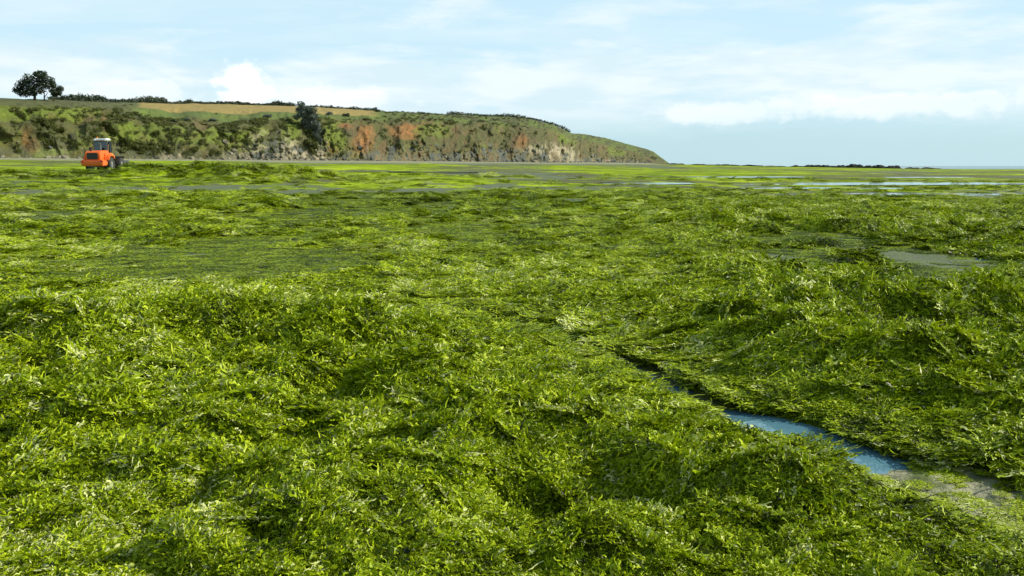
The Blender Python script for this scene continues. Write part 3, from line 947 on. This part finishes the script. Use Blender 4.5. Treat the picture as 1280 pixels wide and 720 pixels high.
def limbs_mesh(name, segs, mat):
    """tapered bent limbs: each (points, r0, r1)"""
    V = []; Fc = []
    for pts, r0, r1 in segs:
        k = 7; base = len(V)
        for i, p in enumerate(pts):
            p = Vector(p); q = Vector(pts[min(i + 1, len(pts) - 1)]) - Vector(pts[max(i - 1, 0)])
            q.normalize(); s1 = q.orthogonal().normalized(); s2 = q.cross(s1)
            rr = r0 + (r1 - r0) * i / (len(pts) - 1)
            for j in range(k):
                an = 2 * math.pi * j / k
                V.append(p + s1 * rr * math.cos(an) + s2 * rr * math.sin(an))
        for i in range(len(pts) - 1):
            for j in range(k):
                Fc.append((base + i * k + j, base + i * k + (j + 1) % k, base + (i + 1) * k + (j + 1) % k, base + (i + 1) * k + j))
    me = mesh_np(name, np.array([tuple(v) for v in V]), np.array(Fc), True)
    me.materials.append(mat)
    return me


def tree(name, base, trunk_segs, lobes, n, size, seed, mat, label, group=None, cat='tree', **kw):
    e = link(name, None, None, label=label, category=cat)
    e.location = base
    if group: e['group'] = group
    if trunk_segs: link('trunk', limbs_mesh('trunk', trunk_segs, M_BARK), None, e)
    link('crown', foliage_mesh('crown', lobes, n, size, seed, mat, **kw), None, e)
    return e


# the pair of wind-shaped trees on the cliff top, top left
Yt = 262.0
def top_z(px, Y):
    j = int(np.argmin(np.abs(U - px))); return float(np.interp(Y, D[:, j], Z[:, j]))
def tree_base(px, Y): return Vector(((px - 640) / F * Y, Y, top_z(px, Y) - 0.2))
mpp = Yt / F
def lobe(px, py, rx, ry, bx, bz):
    p = at_depth(px, py, Yt)
    return (p.x - bx, random.uniform(-1.2, 1.2), p.z - bz, rx * mpp, rx * mpp * 0.95, ry * mpp)
b = tree_base(53, Yt); bz = b.z
L1 = [lobe(*q, b.x, bz) for q in ((30, 107, 9, 7), (38, 100, 9, 7), (48, 97, 8, 7), (56, 97, 7, 5), (63, 101, 6, 5), (52, 105, 9, 7), (42, 111, 9, 6),
                                  (62, 108, 7, 4), (33, 117, 8, 4.5), (67, 106, 4, 4), (53, 114, 6, 4), (44, 117, 5, 3), (22, 113, 6, 4), (45, 92, 5, 3), (57, 91.5, 3, 2.5), (51, 91, 3, 3))]
h_ = at_depth(53, 100, Yt).z - bz
tree('pine_tree', b, [([(0, 0, -0.6), (0.15, 0, 0.28 * h_), (-0.1, 0.1, 0.6 * h_), (0.2, 0, h_)], 0.42, 0.12),
                      ([(0.1, 0, 0.3 * h_), (-1.3, 0.3, 0.55 * h_), (-2.8, 0.2, 0.8 * h_)], 0.22, 0.07),
                      ([(0, 0, 0.5 * h_), (1.2, -0.2, 0.75 * h_), (2.3, 0, 0.95 * h_)], 0.18, 0.06),
                      ([(-0.1, 0, 0.55 * h_), (-1.5, -0.5, 0.85 * h_), (-2.9, -0.5, 1.05 * h_)], 0.16, 0.05),
                      ([(0, 0, 0.22 * h_), (-2.4, 0.2, 0.36 * h_), (-4.6, 0.2, 0.5 * h_)], 0.18, 0.05)],
     L1, 5200, 0.30, 21, M_LEAF_DARK, 'tall dark windblown pine at the top left on the cliff edge', group='dark trees at the cliff top', fill=0.15, aspect=0.5, flat=0.3)
b = tree_base(65, Yt + 2); bz = b.z
L2 = [lobe(*q, b.x, bz) for q in ((62, 113, 5, 3.5), (68, 110, 5, 4), (64, 117.5, 5, 2.5), (70, 116, 3.5, 3), (71.5, 120, 2, 2))]
h_ = at_depth(65, 114, Yt).z - bz
tree('pine_tree', b, [([(0, 0, -0.5), (0.05, 0, 0.5 * h_), (0.1, 0, h_)], 0.24, 0.08), ([(0, 0, 0.4 * h_), (0.8, 0, 0.75 * h_), (1.1, 0, h_)], 0.12, 0.04)],
     L2, 1500, 0.26, 22, M_LEAF_DARK, 'smaller dark pine leaning beside the tall one, right of its trunk', group='dark trees at the cliff top', fill=0.15, aspect=0.5, flat=0.3)

# big grey-green tree growing up the gully, left of centre
Yg = 318.0
b = Vector(((388 - 640) / F * Yg, Yg, 0)); b.z = at_depth(392, 172, Yg).z
mpp = Yg / F; Yt = Yg
L3 = [lobe(*q, b.x, b.z) for q in ((377, 131, 5, 4), (374, 137, 5, 4), (383, 136, 6, 4), (390, 138, 7, 4), (380, 143, 8, 4.5), (391, 146, 8, 5),
                                   (384, 152, 9, 5), (394, 155, 7, 4.5), (388, 160, 7, 4.5), (397, 162, 5, 4), (395, 168, 5, 4), (399, 174, 4, 4), (372, 147, 4, 3))]
h_ = at_depth(384, 140, Yg).z - b.z
tree('gully_tree', b, [([(1.5, 0, -0.5), (0.8, 0, 0.4 * h_), (-0.5, 0, 0.8 * h_), (-1.5, 0, 1.1 * h_)], 0.35, 0.08), ([(0.8, 0, 0.4 * h_), (1.3, 0, 0.7 * h_), (0.9, 0, h_)], 0.2, 0.06)],
     L3, 4600, 0.34, 23, M_LEAF_GREY, 'large grey green tree rising from the cliff gully left of centre', fill=0.35)

# hedgerow along the skyline: one long leafy bank
def hedge(name, px0, px1, h_of, seed, label, v=1.86, n=11000, size=0.34):
    lob = []
    rg = np.random.default_rng(seed)
    pxs = np.arange(px0, px1, 0.8)
    p0_ = head_point(px0, v)
    for p in pxs:
        q = head_point(p, v); hh = h_of(p) * (0.75 + 0.5 * rg.random()) * q.y / F
        lob.append((q.x - p0_.x, q.y - p0_.y + rg.uniform(-0.8, 0.8), q.z - p0_.z + hh * 0.35, 0.9, 0.9, hh * 0.7))
    o = link(name, foliage_mesh(name, lob, n, size, seed, M_LEAF_DARK, fill=0.4), None, label=label, category='hedge')
    o.location = p0_
hedge('hedge', 73, 215, lambda p: 6.4 + 1.4 * math.sin(p / 14.0) + (1.5 if 95 < p < 140 else 0), 31, 'dark hedge on the skyline between the pines and the stubble field')
hedge('hedge', 215, 372, lambda p: 3.6 + 0.7 * math.sin(p / 9.0) + (1.2 if p > 345 else 0), 32, 'thin dark hedge along the top of the golden stubble field')
hedge('hedge', 392, 470, lambda p: 3.4 + 0.5 * math.sin(p / 7.0), 33, 'low dark hedge on the skyline right of the gully tree', n=2600)
hedge('hedge', 560, 712, lambda p: 2.8 + 0.8 * math.sin(p / 11.0), 34, 'broken low hedge along the crest of the headland', n=3400, size=0.4)

# single shrubs one can pick out
SHR = [(243, 1.86, 6.0, 9.0, 'dome shaped dark bush standing highest on the hedge line'), (255, 1.86, 4.5, 6.0, 'small dark bush just right of the dome shaped bush'),
       (280, 1.86, 5.0, 6.5, 'dark bush on the skyline midway between dome bush and gully tree'), (327, 1.86, 5.0, 5.5, 'low dark bush on the skyline left of the gully tree'),
       (203, 1.86, 5, 6, 'dark bush at the left end of the golden field'),
       (415, 1.15, 5.0, 4.5, 'round dark bush at the cliff edge right of the gully tree'), (436, 1.1, 6.0, 4.6, 'second dark bush on the cliff edge, above the orange earth'),
       (470, 1.9, 5.0, 6.5, 'tiny tree alone on the skyline above the orange cliff'), (475, 1.55, 6.0, 3.4, 'dark bush at the right end of the golden field'),
       (340, 1.02, 8.0, 4.6, 'broad dark bush on the cliff edge left of the gully tree'), (300, 0.98, 6.0, 4.6, 'dark rounded bush on the cliff edge above the pale scree'),
       (240, 0.96, 5.0, 4.2, 'dark bush on the brink under the middle of the golden field'), (222, 0.92, 7.0, 4.2, 'dark bush at the brink below the start of the golden field'),
       (272, 0.95, 6.0, 4.0, 'dark bush halfway between brink bushes above the beach'), (530, 1.5, 7.0, 2.6, 'flat dark bush on the green slope right of the field'),
       (130, 0.80, 7.0, 6.0, 'dark bush high on the green slope above the loader'), (137, 0.62, 4.5, 5.0, 'dark bush midway up the slope right above the loader'),
       (157, 0.28, 9.0, 8.0, 'large dark bush at the cliff foot right of the loader'), (60, 0.5, 9.0, 7.0, 'wide dark bush low on the slope under the pines'),
       (85, 0.45, 8.0, 7.0, 'dark bush on the slope left of the loader'), (208, 0.25, 10.0, 7.0, 'broad dark thicket at the cliff foot left of the scree'),
       (245, 0.22, 12.0, 7.0, 'widest dark thicket at the cliff foot beside pale boulders'), (292, 0.4, 7.0, 8.0, 'dark bush climbing the slope beside the pale scree'),
       (45, 0.75, 7, 5, 'dark bush high on the slope directly under the pines')]
for i, (px_, v_, wpx, hpx, lab) in enumerate(SHR):
    q = head_point(px_, v_); k = q.y / F; rg = random.Random(500 + i)
    rx, rz = wpx * k * 0.8, hpx * k * 0.8
    lob = [(rg.uniform(-0.55, 0.55) * rx, rg.uniform(-0.4, 0.4) * rx, rz * rg.uniform(0.25, 0.8), rx * rg.uniform(0.35, 0.6), rx * rg.uniform(0.35, 0.6), rz * rg.uniform(0.3, 0.5)) for _ in range(7)]
    ml = M_LEAF_SCRUB if v_ < 0.9 else (M_LEAF_DARK, M_LEAF_GREY)[i % 2]
    tree('shrub', q + Vector((0, 0, -0.2)), [([(0, 0, -0.5), (0.1, 0, rz * 0.6)], 0.12, 0.05), ([(0, 0, 0), (rx * 0.3, 0, rz * 0.7)], 0.08, 0.03)],
         lob, 420, 0.26, 600 + i, ml, lab, group='bushes on the headland', cat='bush', fill=0.4)

# scrub covering the cliff slopes
def scrub_clump(seed):
    rg = random.Random(seed)
    lob = [(rg.uniform(-.6, .6), rg.uniform(-.6, .6), rg.uniform(0.1, 0.55), rg.uniform(.3, .6), rg.uniform(.3, .6), rg.uniform(.25, .45)) for _ in range(5)]
    return foliage_mesh('scrub_clump', lob, 170, 0.15, seed, M_LEAF_SCRUB, fill=0.4)
ii = RNG.integers(3, D.shape[0] - 16, 26000); jj = RNG.integers(60, D.shape[1] - 30, 26000)
cl = col[ii, jj]; lum = cl[:, 1]; redness = cl[:, 0] / (cl[:, 1] + 1e-3)
v_ = VV[ii, jj]
ok = (redness < 0.95) & (v_ > 0.12) & (RNG.uniform(0, 1, len(ii)) < np.where(v_ < 1.02, np.where(lum < 0.06, 0.5, 0.10), np.where(UU[ii, jj] > 480, 0.13, 0.01)))
ii, jj = ii[ok], jj[ok]
jx = RNG.uniform(-0.5, 0.5, len(ii))
P = np.stack([XX[ii, jj] + jx * 1.2, D[ii, jj], Z[ii, jj] - 0.15], -1)
s = RNG.uniform(0.5, 1.3, len(ii)) * np.where(VV[ii, jj] > 1.0, 0.6, 1.0) * (D[ii, jj] / 300) ** 0.4 * (1 - 0.5 * sst(UU[ii, jj], 600, 720))
gn_scatter('cliff_scrub', P, np.stack([0 * s, 0 * s, RNG.uniform(0, 6.28, len(s))], -1), np.stack([s * 1.2, s, s], -1),
           RNG.integers(0, 5, len(s)), {}, [scrub_clump(700 + i) for i in range(5)], kind='stuff',
           label='low green scrub and bramble covering the cliff slopes', category='scrub')

# ------------------------------------------------------------------ rocks
def rock_mesh(name, seed, mat, sub=2, rough=0.35):
    bm = bmesh.new(); bmesh.ops.create_icosphere(bm, subdivisions=sub, radius=1.0)
    from mathutils import noise
    for v in bm.verts:
        n = noise.noise(v.co * 1.3 + Vector((seed * 3.1, 0, 0))) + 0.5 * noise.noise(v.co * 3.1 + Vector((0, seed, 0)))
        v.co *= 1 + rough * n
        v.co.z = max(v.co.z, -0.4)
        v.co.x = round(v.co.x * 3.2) / 3.2 * 0.35 + v.co.x * 0.65; v.co.z = round(v.co.z * 3) / 3 * 0.35 + v.co.z * 0.65
    me = bpy.data.meshes.new(name); bm.to_mesh(me); bm.free(); me.materials.append(mat)
    return me


# boulders fallen at the foot of the cliff
nb = 3600
pu = RNG.uniform(-100, 835, nb); dens = 0.10 + 0.9 * np.exp(-((pu - 360) / 60) ** 2) + 0.45 * sst(pu, 500, 700) * (pu < 835) + 0.4 * np.exp(-((pu - 215) / 22) ** 2)
k = RNG.uniform(0, 1.3, nb) < dens
pu = pu[k]; off = np.abs(RNG.normal(0, 1, len(pu))) * 2.6
jx = np.searchsorted(U, pu).clip(0, len(U) - 1)
vrow = np.clip((off / 12 * 70).astype(int), 0, 24)
low = RNG.uniform(0, 1, len(pu)) < 0.55
by = np.where(low, foot[jx] - RNG.uniform(0, 3, len(pu)), D[vrow, jx]); bx = (pu - 640) / F * by
bz_ = np.where(low, z0(bx, by), Z[vrow, jx])
s = RNG.gamma(1.6, 0.17, len(pu)) + 0.12
s = s * np.where(pu > 500, 1.25, 1.0)
gn_scatter('cliff_foot_boulders', np.stack([bx, by, bz_], -1), RNG.uniform(0, 6.28, (len(pu), 3)) * np.array([0.1, 0.1, 1]),
           np.stack([s * 1.3, s, s * 0.8], -1), np.where((pu > 415) & (RNG.uniform(0, 1, len(pu)) < 0.75), RNG.integers(5, 7, len(pu)), RNG.integers(0, 6, len(pu))), {},
           [rock_mesh('boulder', 40 + i, M_ROCK_PALE if i < 5 else M_ROCK_GREY, 1) for i in range(7)], kind='stuff',
           label='pale broken boulders strewn along the foot of the cliff', category='boulders')

# dark reefs at the water's edge
REEF = [(842, 207.4, 14, 1.5, 560), (872, 207.8, 18, 1.3, 556), (905, 208.2, 17, 1.6, 552), (934, 208.2, 15, 1.6, 550), (995, 208.8, 15, 2.4, 600),
        (1015, 208.8, 12, 3.4, 600), (1032, 208.8, 13, 3.2, 590), (1052, 209.2, 12, 3.4, 590), (1066, 209.4, 12, 4.6, 580), (1084, 209.6, 13, 3.6, 580),
        (1100, 209.8, 12, 3.8, 570), (1115, 210.0, 11, 3.6, 565), (1138, 210.6, 10, 2.0, 560), (1158, 211, 11, 2.0, 555), (1172, 211.2, 6, 0.9, 550), (964, 208.2, 14, 1.2, 552)]
RL = ['thin dark rock strip just off the tip of the headland', 'thin low dark reef, second from the headland tip', 'long flat dark reef in the middle of the headland gap',
      'flat dark reef at the end of the thin strip', 'leftmost low rock of the dark reef', 'dark reef rock with a small hump near the left end',
      'dark reef rock left of the highest hump', 'rising dark rock beside the highest hump', 'highest hump of the dark reef on the horizon',
      'dark rock right of the highest hump', 'dark rock of the reef with an even top', 'last tall rock of the reef before it drops',
      'low dark rock right of the main reef', 'long low rock near the right end of the reef', 'rightmost tiny rock of the reef', 'isolated thin rock between headland strip and main reef']
for i, (px_, py_, wpx, hpx, Yr) in enumerate(REEF):
    k = Yr / F
    bmr = bmesh.new()
    from mathutils import noise
    nn_ = 5
    rg = random.Random(i)
    for q in range(nn_):
        m = rock_mesh('tmp', i * 9 + q, M_ROCK_DARK, 2, 0.5)
        sx = wpx * k * rg.uniform(0.4, 0.65); szz = hpx * k * 1.1 * rg.uniform(0.5, 1.0)
        if q == 0: szz = hpx * 1.1 * k; sx = wpx * k * 0.45
        mm = Matrix.Translation(((q / (nn_ - 1) - 0.5) * wpx * k * 1.3 if q else 0, rg.uniform(-1, 1) * 1.5, -0.15)) @ Matrix.Diagonal((sx, sx * 0.7, szz, 1))
        m.transform(mm); bmr.from_mesh(m); bpy.data.meshes.remove(m)
    me = bpy.data.meshes.new('reef_rock'); bmr.to_mesh(me); bmr.free(); me.materials.append(M_ROCK_DARK)
    o = link('reef_rock', me, None, label=RL[i], category='rock', group='dark reef rocks at the water edge')
    p = at_depth(px_, py_, Yr)
    o.location = (p.x, Yr, float(z0(np.array([p.x]), np.array([Yr]))[0]) + 0.1)

# ------------------------------------------------------------------ wheel loader
M_ORANGE = simple('orange_paint', (0.68, 0.125, 0.012), 0.5, 0.32, 1.8)
M_BLACKP = simple('black_plastic', (0.012, 0.013, 0.014), 0.55, 0.3, 3)
M_TYRE = simple('tyre_rubber', (0.028, 0.03, 0.03), 0.85, 0.35, 4)
M_RIM = simple('grey_rim', (0.2, 0.215, 0.2), 0.5, 0.2, 3)
M_WHITE = simple('white_roof_paint', (0.82, 0.84, 0.82), 0.4, 0.06, 2)
M_STEEL = simple('worn_steel', (0.16, 0.165, 0.155), 0.5, 0.3, 3, metallic=0.4)
M_FRAME = simple('dark_grey_frame', (0.05, 0.055, 0.055), 0.5, 0.2, 3)
M_TAN = simple('yellow_arm_paint', (0.50, 0.27, 0.06), 0.5, 0.15, 3)
M_RED = simple('red_lamp', (0.45, 0.02, 0.01), 0.25, 0.1, 4)
M_AMBER = simple('amber_lamp', (0.8, 0.3, 0.02), 0.25, 0.1, 4)
M_GLASS, t = material('cab_glass')
gl = t.n('ShaderNodeBsdfGlass', ins={'Color': (0.55, 0.62, 0.62), 'Roughness': 0.02, 'IOR': 1.1})
gs = t.n('ShaderNodeBsdfGlossy', ins={'Color': (0.9, 0.95, 0.95), 'Roughness': 0.03})
tp = t.n('ShaderNodeBsdfTransparent', ins={'Color': (0.22, 0.26, 0.27)})
mx = t.n('ShaderNodeMixShader'); t.put(mx, 0, 0.10); t.put(mx, 1, tp.outputs[0]); t.put(mx, 2, gs.outputs[0])
finish(t, mx.outputs[0])


class B:
    def __init__(self): self.bm = bmesh.new()

    def box(self, c, s, bev=0.0, rot=(0, 0, 0)):
        m = Matrix.Translation(c) @ Euler(rot).to_matrix().to_4x4() @ Matrix.Diagonal((s[0], s[1], s[2], 1))
        r = bmesh.ops.create_cube(self.bm, size=1.0, matrix=m)
        if bev:
            es = list({e for v in r['verts'] for e in v.link_edges})
            bmesh.ops.bevel(self.bm, geom=es, offset=bev, segments=2, affect='EDGES')
        return self

    def cyl(self, a, b, r, seg=16, r2=None):
        a = Vector(a); b = Vector(b); d = b - a
        m = Matrix.Translation((a + b) / 2) @ d.to_track_quat('Z', 'Y').to_matrix().to_4x4()
        bmesh.ops.create_cone(self.bm, cap_ends=True, segments=seg, radius1=r, radius2=r if r2 is None else r2, depth=d.length, matrix=m)
        return self

    def prism(self, prof, y0, y1, bev=0.0):
        """profile in x,z extruded along y"""
        a = [self.bm.verts.new((x, y0, z)) for x, z in prof]; b = [self.bm.verts.new((x, y1, z)) for x, z in prof]
        fs = [self.bm.faces.new(a), self.bm.faces.new(b[::-1])]
        n = len(prof)
        for i in range(n): fs.append(self.bm.faces.new((a[i], b[i], b[(i + 1) % n], a[(i + 1) % n])))
        bmesh.ops.recalc_face_normals(self.bm, faces=fs)
        if bev: bmesh.ops.bevel(self.bm, geom=list({e for f in fs for e in f.edges}), offset=bev, segments=2, affect='EDGES')
        return self

    def build(self, name, mat, parent, **props):
        me = bpy.data.meshes.new(name)
        bmesh.ops.recalc_face_normals(self.bm, faces=self.bm.faces[:])
        self.bm.to_mesh(me); self.bm.free()
        return link(name, me, mat, parent, **props)


LY = 101.0
lp = at_depth(132, 213.5, LY)
lz = float(np.mean(weed_z(lp.x + np.array([-1.5, 1.5, -1.5, 1.5, 0]), LY + np.array([-2, -2, 2, 2, 0]))))
print('loader ground', lz, 'wanted', lp.z)
loader = link('wheel_loader', None, None, label='orange wheel loader with a white cab roof beside the weed pile', category='wheel loader')
loader.location = (lp.x, LY, lz - 0.04)
HEADING = math.radians(-4)             # clockwise from the viewing direction
loader.rotation_euler = (0, 0, math.pi / 2 - HEADING)     # local +x is the machine's front
loader.location = (lp.x, LY, lz + 0.02)

WB, TR, WR, WW = 1.55, 0.98, 0.74, 0.56     # half wheelbase, half track, wheel radius and width
# rear body: x from -3.6 (rear) to -0.2
B().prism([(-3.55, 1.15), (-3.62, 1.75), (-3.40, 2.02), (-2.2, 2.16), (-0.95, 2.16), (-0.95, 1.10)], -0.74, 0.74, 0.06).build('engine_hood', M_ORANGE, loader)
B().prism([(-3.78, 0.58), (-3.86, 0.86), (-3.80, 1.18), (-2.45, 1.18), (-2.30, 0.98), (-2.42, 0.62)], -1.06, 1.06, 0.07).build('counterweight', M_ORANGE, loader)
g = B(); g.box((-3.615, 0, 1.58), (0.06, 1.05, 0.62), 0.015).build('radiator_grille', M_BLACKP, loader)
for k in range(6):
    B().box((-3.655, 0, 1.34 + 0.095 * k), (0.03, 0.98, 0.03)).build('grille_slat', M_FRAME, loader)
for s in (-1, 1):
    B().box((-3.83, s * 0.95, 1.03), (0.06, 0.28, 0.13), 0.02).build('tail_lamp', M_RED, loader)
    B().prism([(-2.62, 1.18), (-2.45, 1.50), (-2.05, 1.72), (-1.15, 1.72), (-0.80, 1.35), (-0.92, 1.30), (-1.25, 1.60), (-2.0, 1.60), (-2.35, 1.42), (-2.50, 1.15)],
              s * 0.80, s * 1.30, 0.02).build('fender', M_ORANGE, loader)
    B().box((-1.9, s * 0.55, 1.75), (1.0, 0.53, 0.3), 0.05).build('hood_side', M_ORANGE, loader)
B().box((-2.6, 0, 0.72), (2.2, 1.0, 0.55), 0.05).build('rear_chassis', M_FRAME, loader)
B().box((1.1, 0, 0.80), (2.0, 0.9, 0.55), 0.05).build('front_chassis', M_FRAME, loader)
B().cyl((-0.1, 0, 0.45), (-0.1, 0, 1.2), 0.22).box((-0.55, 0, 0.72), (1.9, 0.5, 0.35), 0.03).build('articulation_joint', M_STEEL, loader)
B().cyl((-2.35, -0.42, 2.1), (-2.35, -0.42, 2.75), 0.07).cyl((-2.35, -0.42, 2.7), (-2.45, -0.42, 2.86), 0.075).build('exhaust_pipe', M_STEEL, loader)
B().cyl((-2.95, 0.35, 2.05), (-2.95, 0.35, 2.38), 0.13).cyl((-2.95, 0.35, 2.38), (-2.95, 0.35, 2.44), 0.17).build('air_intake', M_BLACKP, loader)
# cab
cab = B().box((-0.45, 0, 1.62), (1.45, 1.34, 0.62), 0.05).build('cab', M_ORANGE, loader)
for (x_, y_) in ((-1.12, 0.64), (-1.12, -0.64), (0.22, 0.62), (0.22, -0.62), (-0.40, 0.655), (-0.40, -0.655)):
    B().box((x_, y_, 2.56), (0.085, 0.085, 1.30), 0.012).build('cab_pillar', M_STEEL if x_ < -1 else M_FRAME, cab)
for s in (-1, 1):
    B().box((-0.76, s * 0.63, 2.52), (0.60, 0.02, 1.10)).build('side_window', M_GLASS, cab)
    B().box((-0.09, s * 0.63, 2.52), (0.50, 0.02, 1.10)).build('side_window', M_GLASS, cab)
B().box((-1.12, 0, 2.55), (0.02, 1.18, 1.0)).build('rear_window', M_GLASS, cab)
B().box((0.22, 0, 2.52), (0.02, 1.14, 1.10)).build('windscreen', M_GLASS, cab)
B().box((-0.52, 0, 3.27), (1.25, 1.34, 0.17), 0.06).box((-0.45, 0, 3.375), (1.2, 1.1, 0.07), 0.03).build('cab_roof', M_WHITE, cab)
B().box((-1.19, 0, 3.12), (0.06, 1.3, 0.08), 0.01).build('roof_rail', M_FRAME, cab)
for s in (-1, 1):
    B().box((-1.28, s * 0.5, 3.22), (0.1, 0.2, 0.13), 0.02).build('work_light', M_WHITE, cab)
B().cyl((-0.9, 0.35, 3.39), (-0.9, 0.35, 3.56), 0.07, 12).build('beacon', M_AMBER, cab)
B().box((-0.72, 0, 2.0), (0.5, 0.52, 0.16), 0.04).box((-0.94, 0, 2.42), (0.14, 0.5, 0.8), 0.04).build('driver_seat', M_BLACKP, cab)
B().cyl((-0.02, 0, 1.9), (-0.22, 0, 2.35), 0.03, 8).cyl((-0.20, 0, 2.33), (-0.235, 0, 2.36), 0.19, 16).build('steering_wheel', M_BLACKP, cab)
for s in (-1, 1):
    B().cyl((0.24, s * 0.62, 2.85), (0.42, s * 1.12, 2.88), 0.018, 8).box((0.42, s * 1.16, 2.78), (0.05, 0.2, 0.34), 0.015).build('mirror', M_BLACKP, cab)
    lad = B().cyl((-0.75, s * 1.12, 0.55), (-0.75, s * 0.82, 1.35), 0.022, 8).cyl((-0.25, s * 1.12, 0.55), (-0.25, s * 0.82, 1.35), 0.022, 8)
    for k in range(3): lad.box((-0.5, s * (1.10 - 0.1 * k), 0.62 + 0.27 * k), (0.5, 0.14, 0.03))
    lad.build('ladder', M_FRAME, loader)
    B().cyl((-1.35, s * 0.86, 2.1), (-1.35, s * 0.86, 2.7), 0.018, 8).cyl((-1.35, s * 0.86, 2.7), (-0.9, s * 0.76, 2.75), 0.018, 8).build('hand_rail', M_TAN, loader)
# wheels
def wheel(x_, y_):
    s = 1 if y_ > 0 else -1
    b = bmesh.new()
    seg = 40; prof = [(-0.5, 0.52), (-0.5, 0.86), (-0.40, 0.97), (-0.2, 1.0), (0.2, 1.0), (0.40, 0.97), (0.5, 0.86), (0.5, 0.52)]
    rings = []
    for k in range(seg):
        an = 2 * math.pi * k / seg
        lug = 1.0 if k % 2 else 0.955
        rings.append([b.verts.new((math.cos(an) * WR * pr * (lug if 0.9 < pr else 1), py_ * WW, math.sin(an) * WR * pr * (lug if 0.9 < pr else 1))) for py_, pr in prof])
    for k in range(seg):
        r0, r1 = rings[k], rings[(k + 1) % seg]
        for q in range(len(prof)):
            b.faces.new((r0[q], r0[(q + 1) % len(prof)], r1[(q + 1) % len(prof)], r1[q]))
    bmesh.ops.recalc_face_normals(b, faces=b.faces[:])
    me = bpy.data.meshes.new('wheel'); b.to_mesh(me); b.free()
    o = link('wheel', me, M_TYRE, loader); o.location = (x_, y_, WR)
    r = B().cyl((0, -0.24 * s, 0), (0, 0.16 * s, 0), WR * 0.525, 28).cyl((0, 0.16 * s, 0), (0, 0.235 * s, 0), WR * 0.52, 28, WR * 0.44).cyl((0, 0.2 * s, 0), (0, 0.30 * s, 0), 0.14, 14)
    r.build('rim', M_RIM, o)
for x_ in (-WB, WB):
    for y_ in (-TR, TR): wheel(x_, y_)
for s in (-1, 1):
    B().prism([(0.78, 1.45), (1.0, 1.62), (2.05, 1.62), (2.3, 1.42), (2.26, 1.38), (2.0, 1.56), (1.05, 1.56), (0.82, 1.40)], s * 0.72, s * 1.26, 0.01).build('front_fender', M_BLACKP, loader)
    B().prism([(0.55, 1.75), (0.75, 1.95), (2.3, 1.25), (3.15, 0.62), (3.05, 0.42), (2.2, 0.95), (1.0, 1.45)], s * 0.40, s * 0.52, 0.015).build('lift_arm', M_TAN, loader)
    B().cyl((0.75, s * 0.3, 0.95), (1.5, s * 0.33, 1.2), 0.075).cyl((1.5, s * 0.33, 1.2), (2.15, s * 0.36, 1.15), 0.045).build('lift_cylinder', M_STEEL, loader)
B().prism([(0.35, 1.05), (0.35, 2.0), (0.75, 2.05), (1.15, 1.5), (1.2, 1.05)], -0.36, 0.36, 0.02).build('loader_frame', M_TAN, loader)
B().cyl((1.0, 0, 1.8), (2.0, 0, 1.95), 0.08).cyl((2.0, 0, 1.95), (2.7, 0, 1.25), 0.06).build('tilt_linkage', M_STEEL, loader)
bk = B()
pr = [(3.0, 0.12), (2.92, 0.55), (3.0, 0.95), (3.25, 1.18), (3.35, 1.16), (3.12, 0.92), (3.05, 0.55), (3.12, 0.2), (4.0, 0.1), (4.02, 0.04), (3.1, 0.04)]
bk.prism(pr, -1.32, 1.32)
for s in (-1, 1):
    bk.prism([(2.98, 0.08), (2.95, 0.9), (3.28, 1.17), (3.62, 0.85), (3.98, 0.08)], s * 1.32, s * 1.355)
bk.build('bucket', M_STEEL, loader)
for k in range(8):
    B().prism([(3.98, 0.03), (3.98, 0.12), (4.18, 0.05)], -1.29 + k * 0.36 - 0.0, -1.29 + k * 0.36 + 0.07).build('bucket_tooth', M_STEEL, loader)
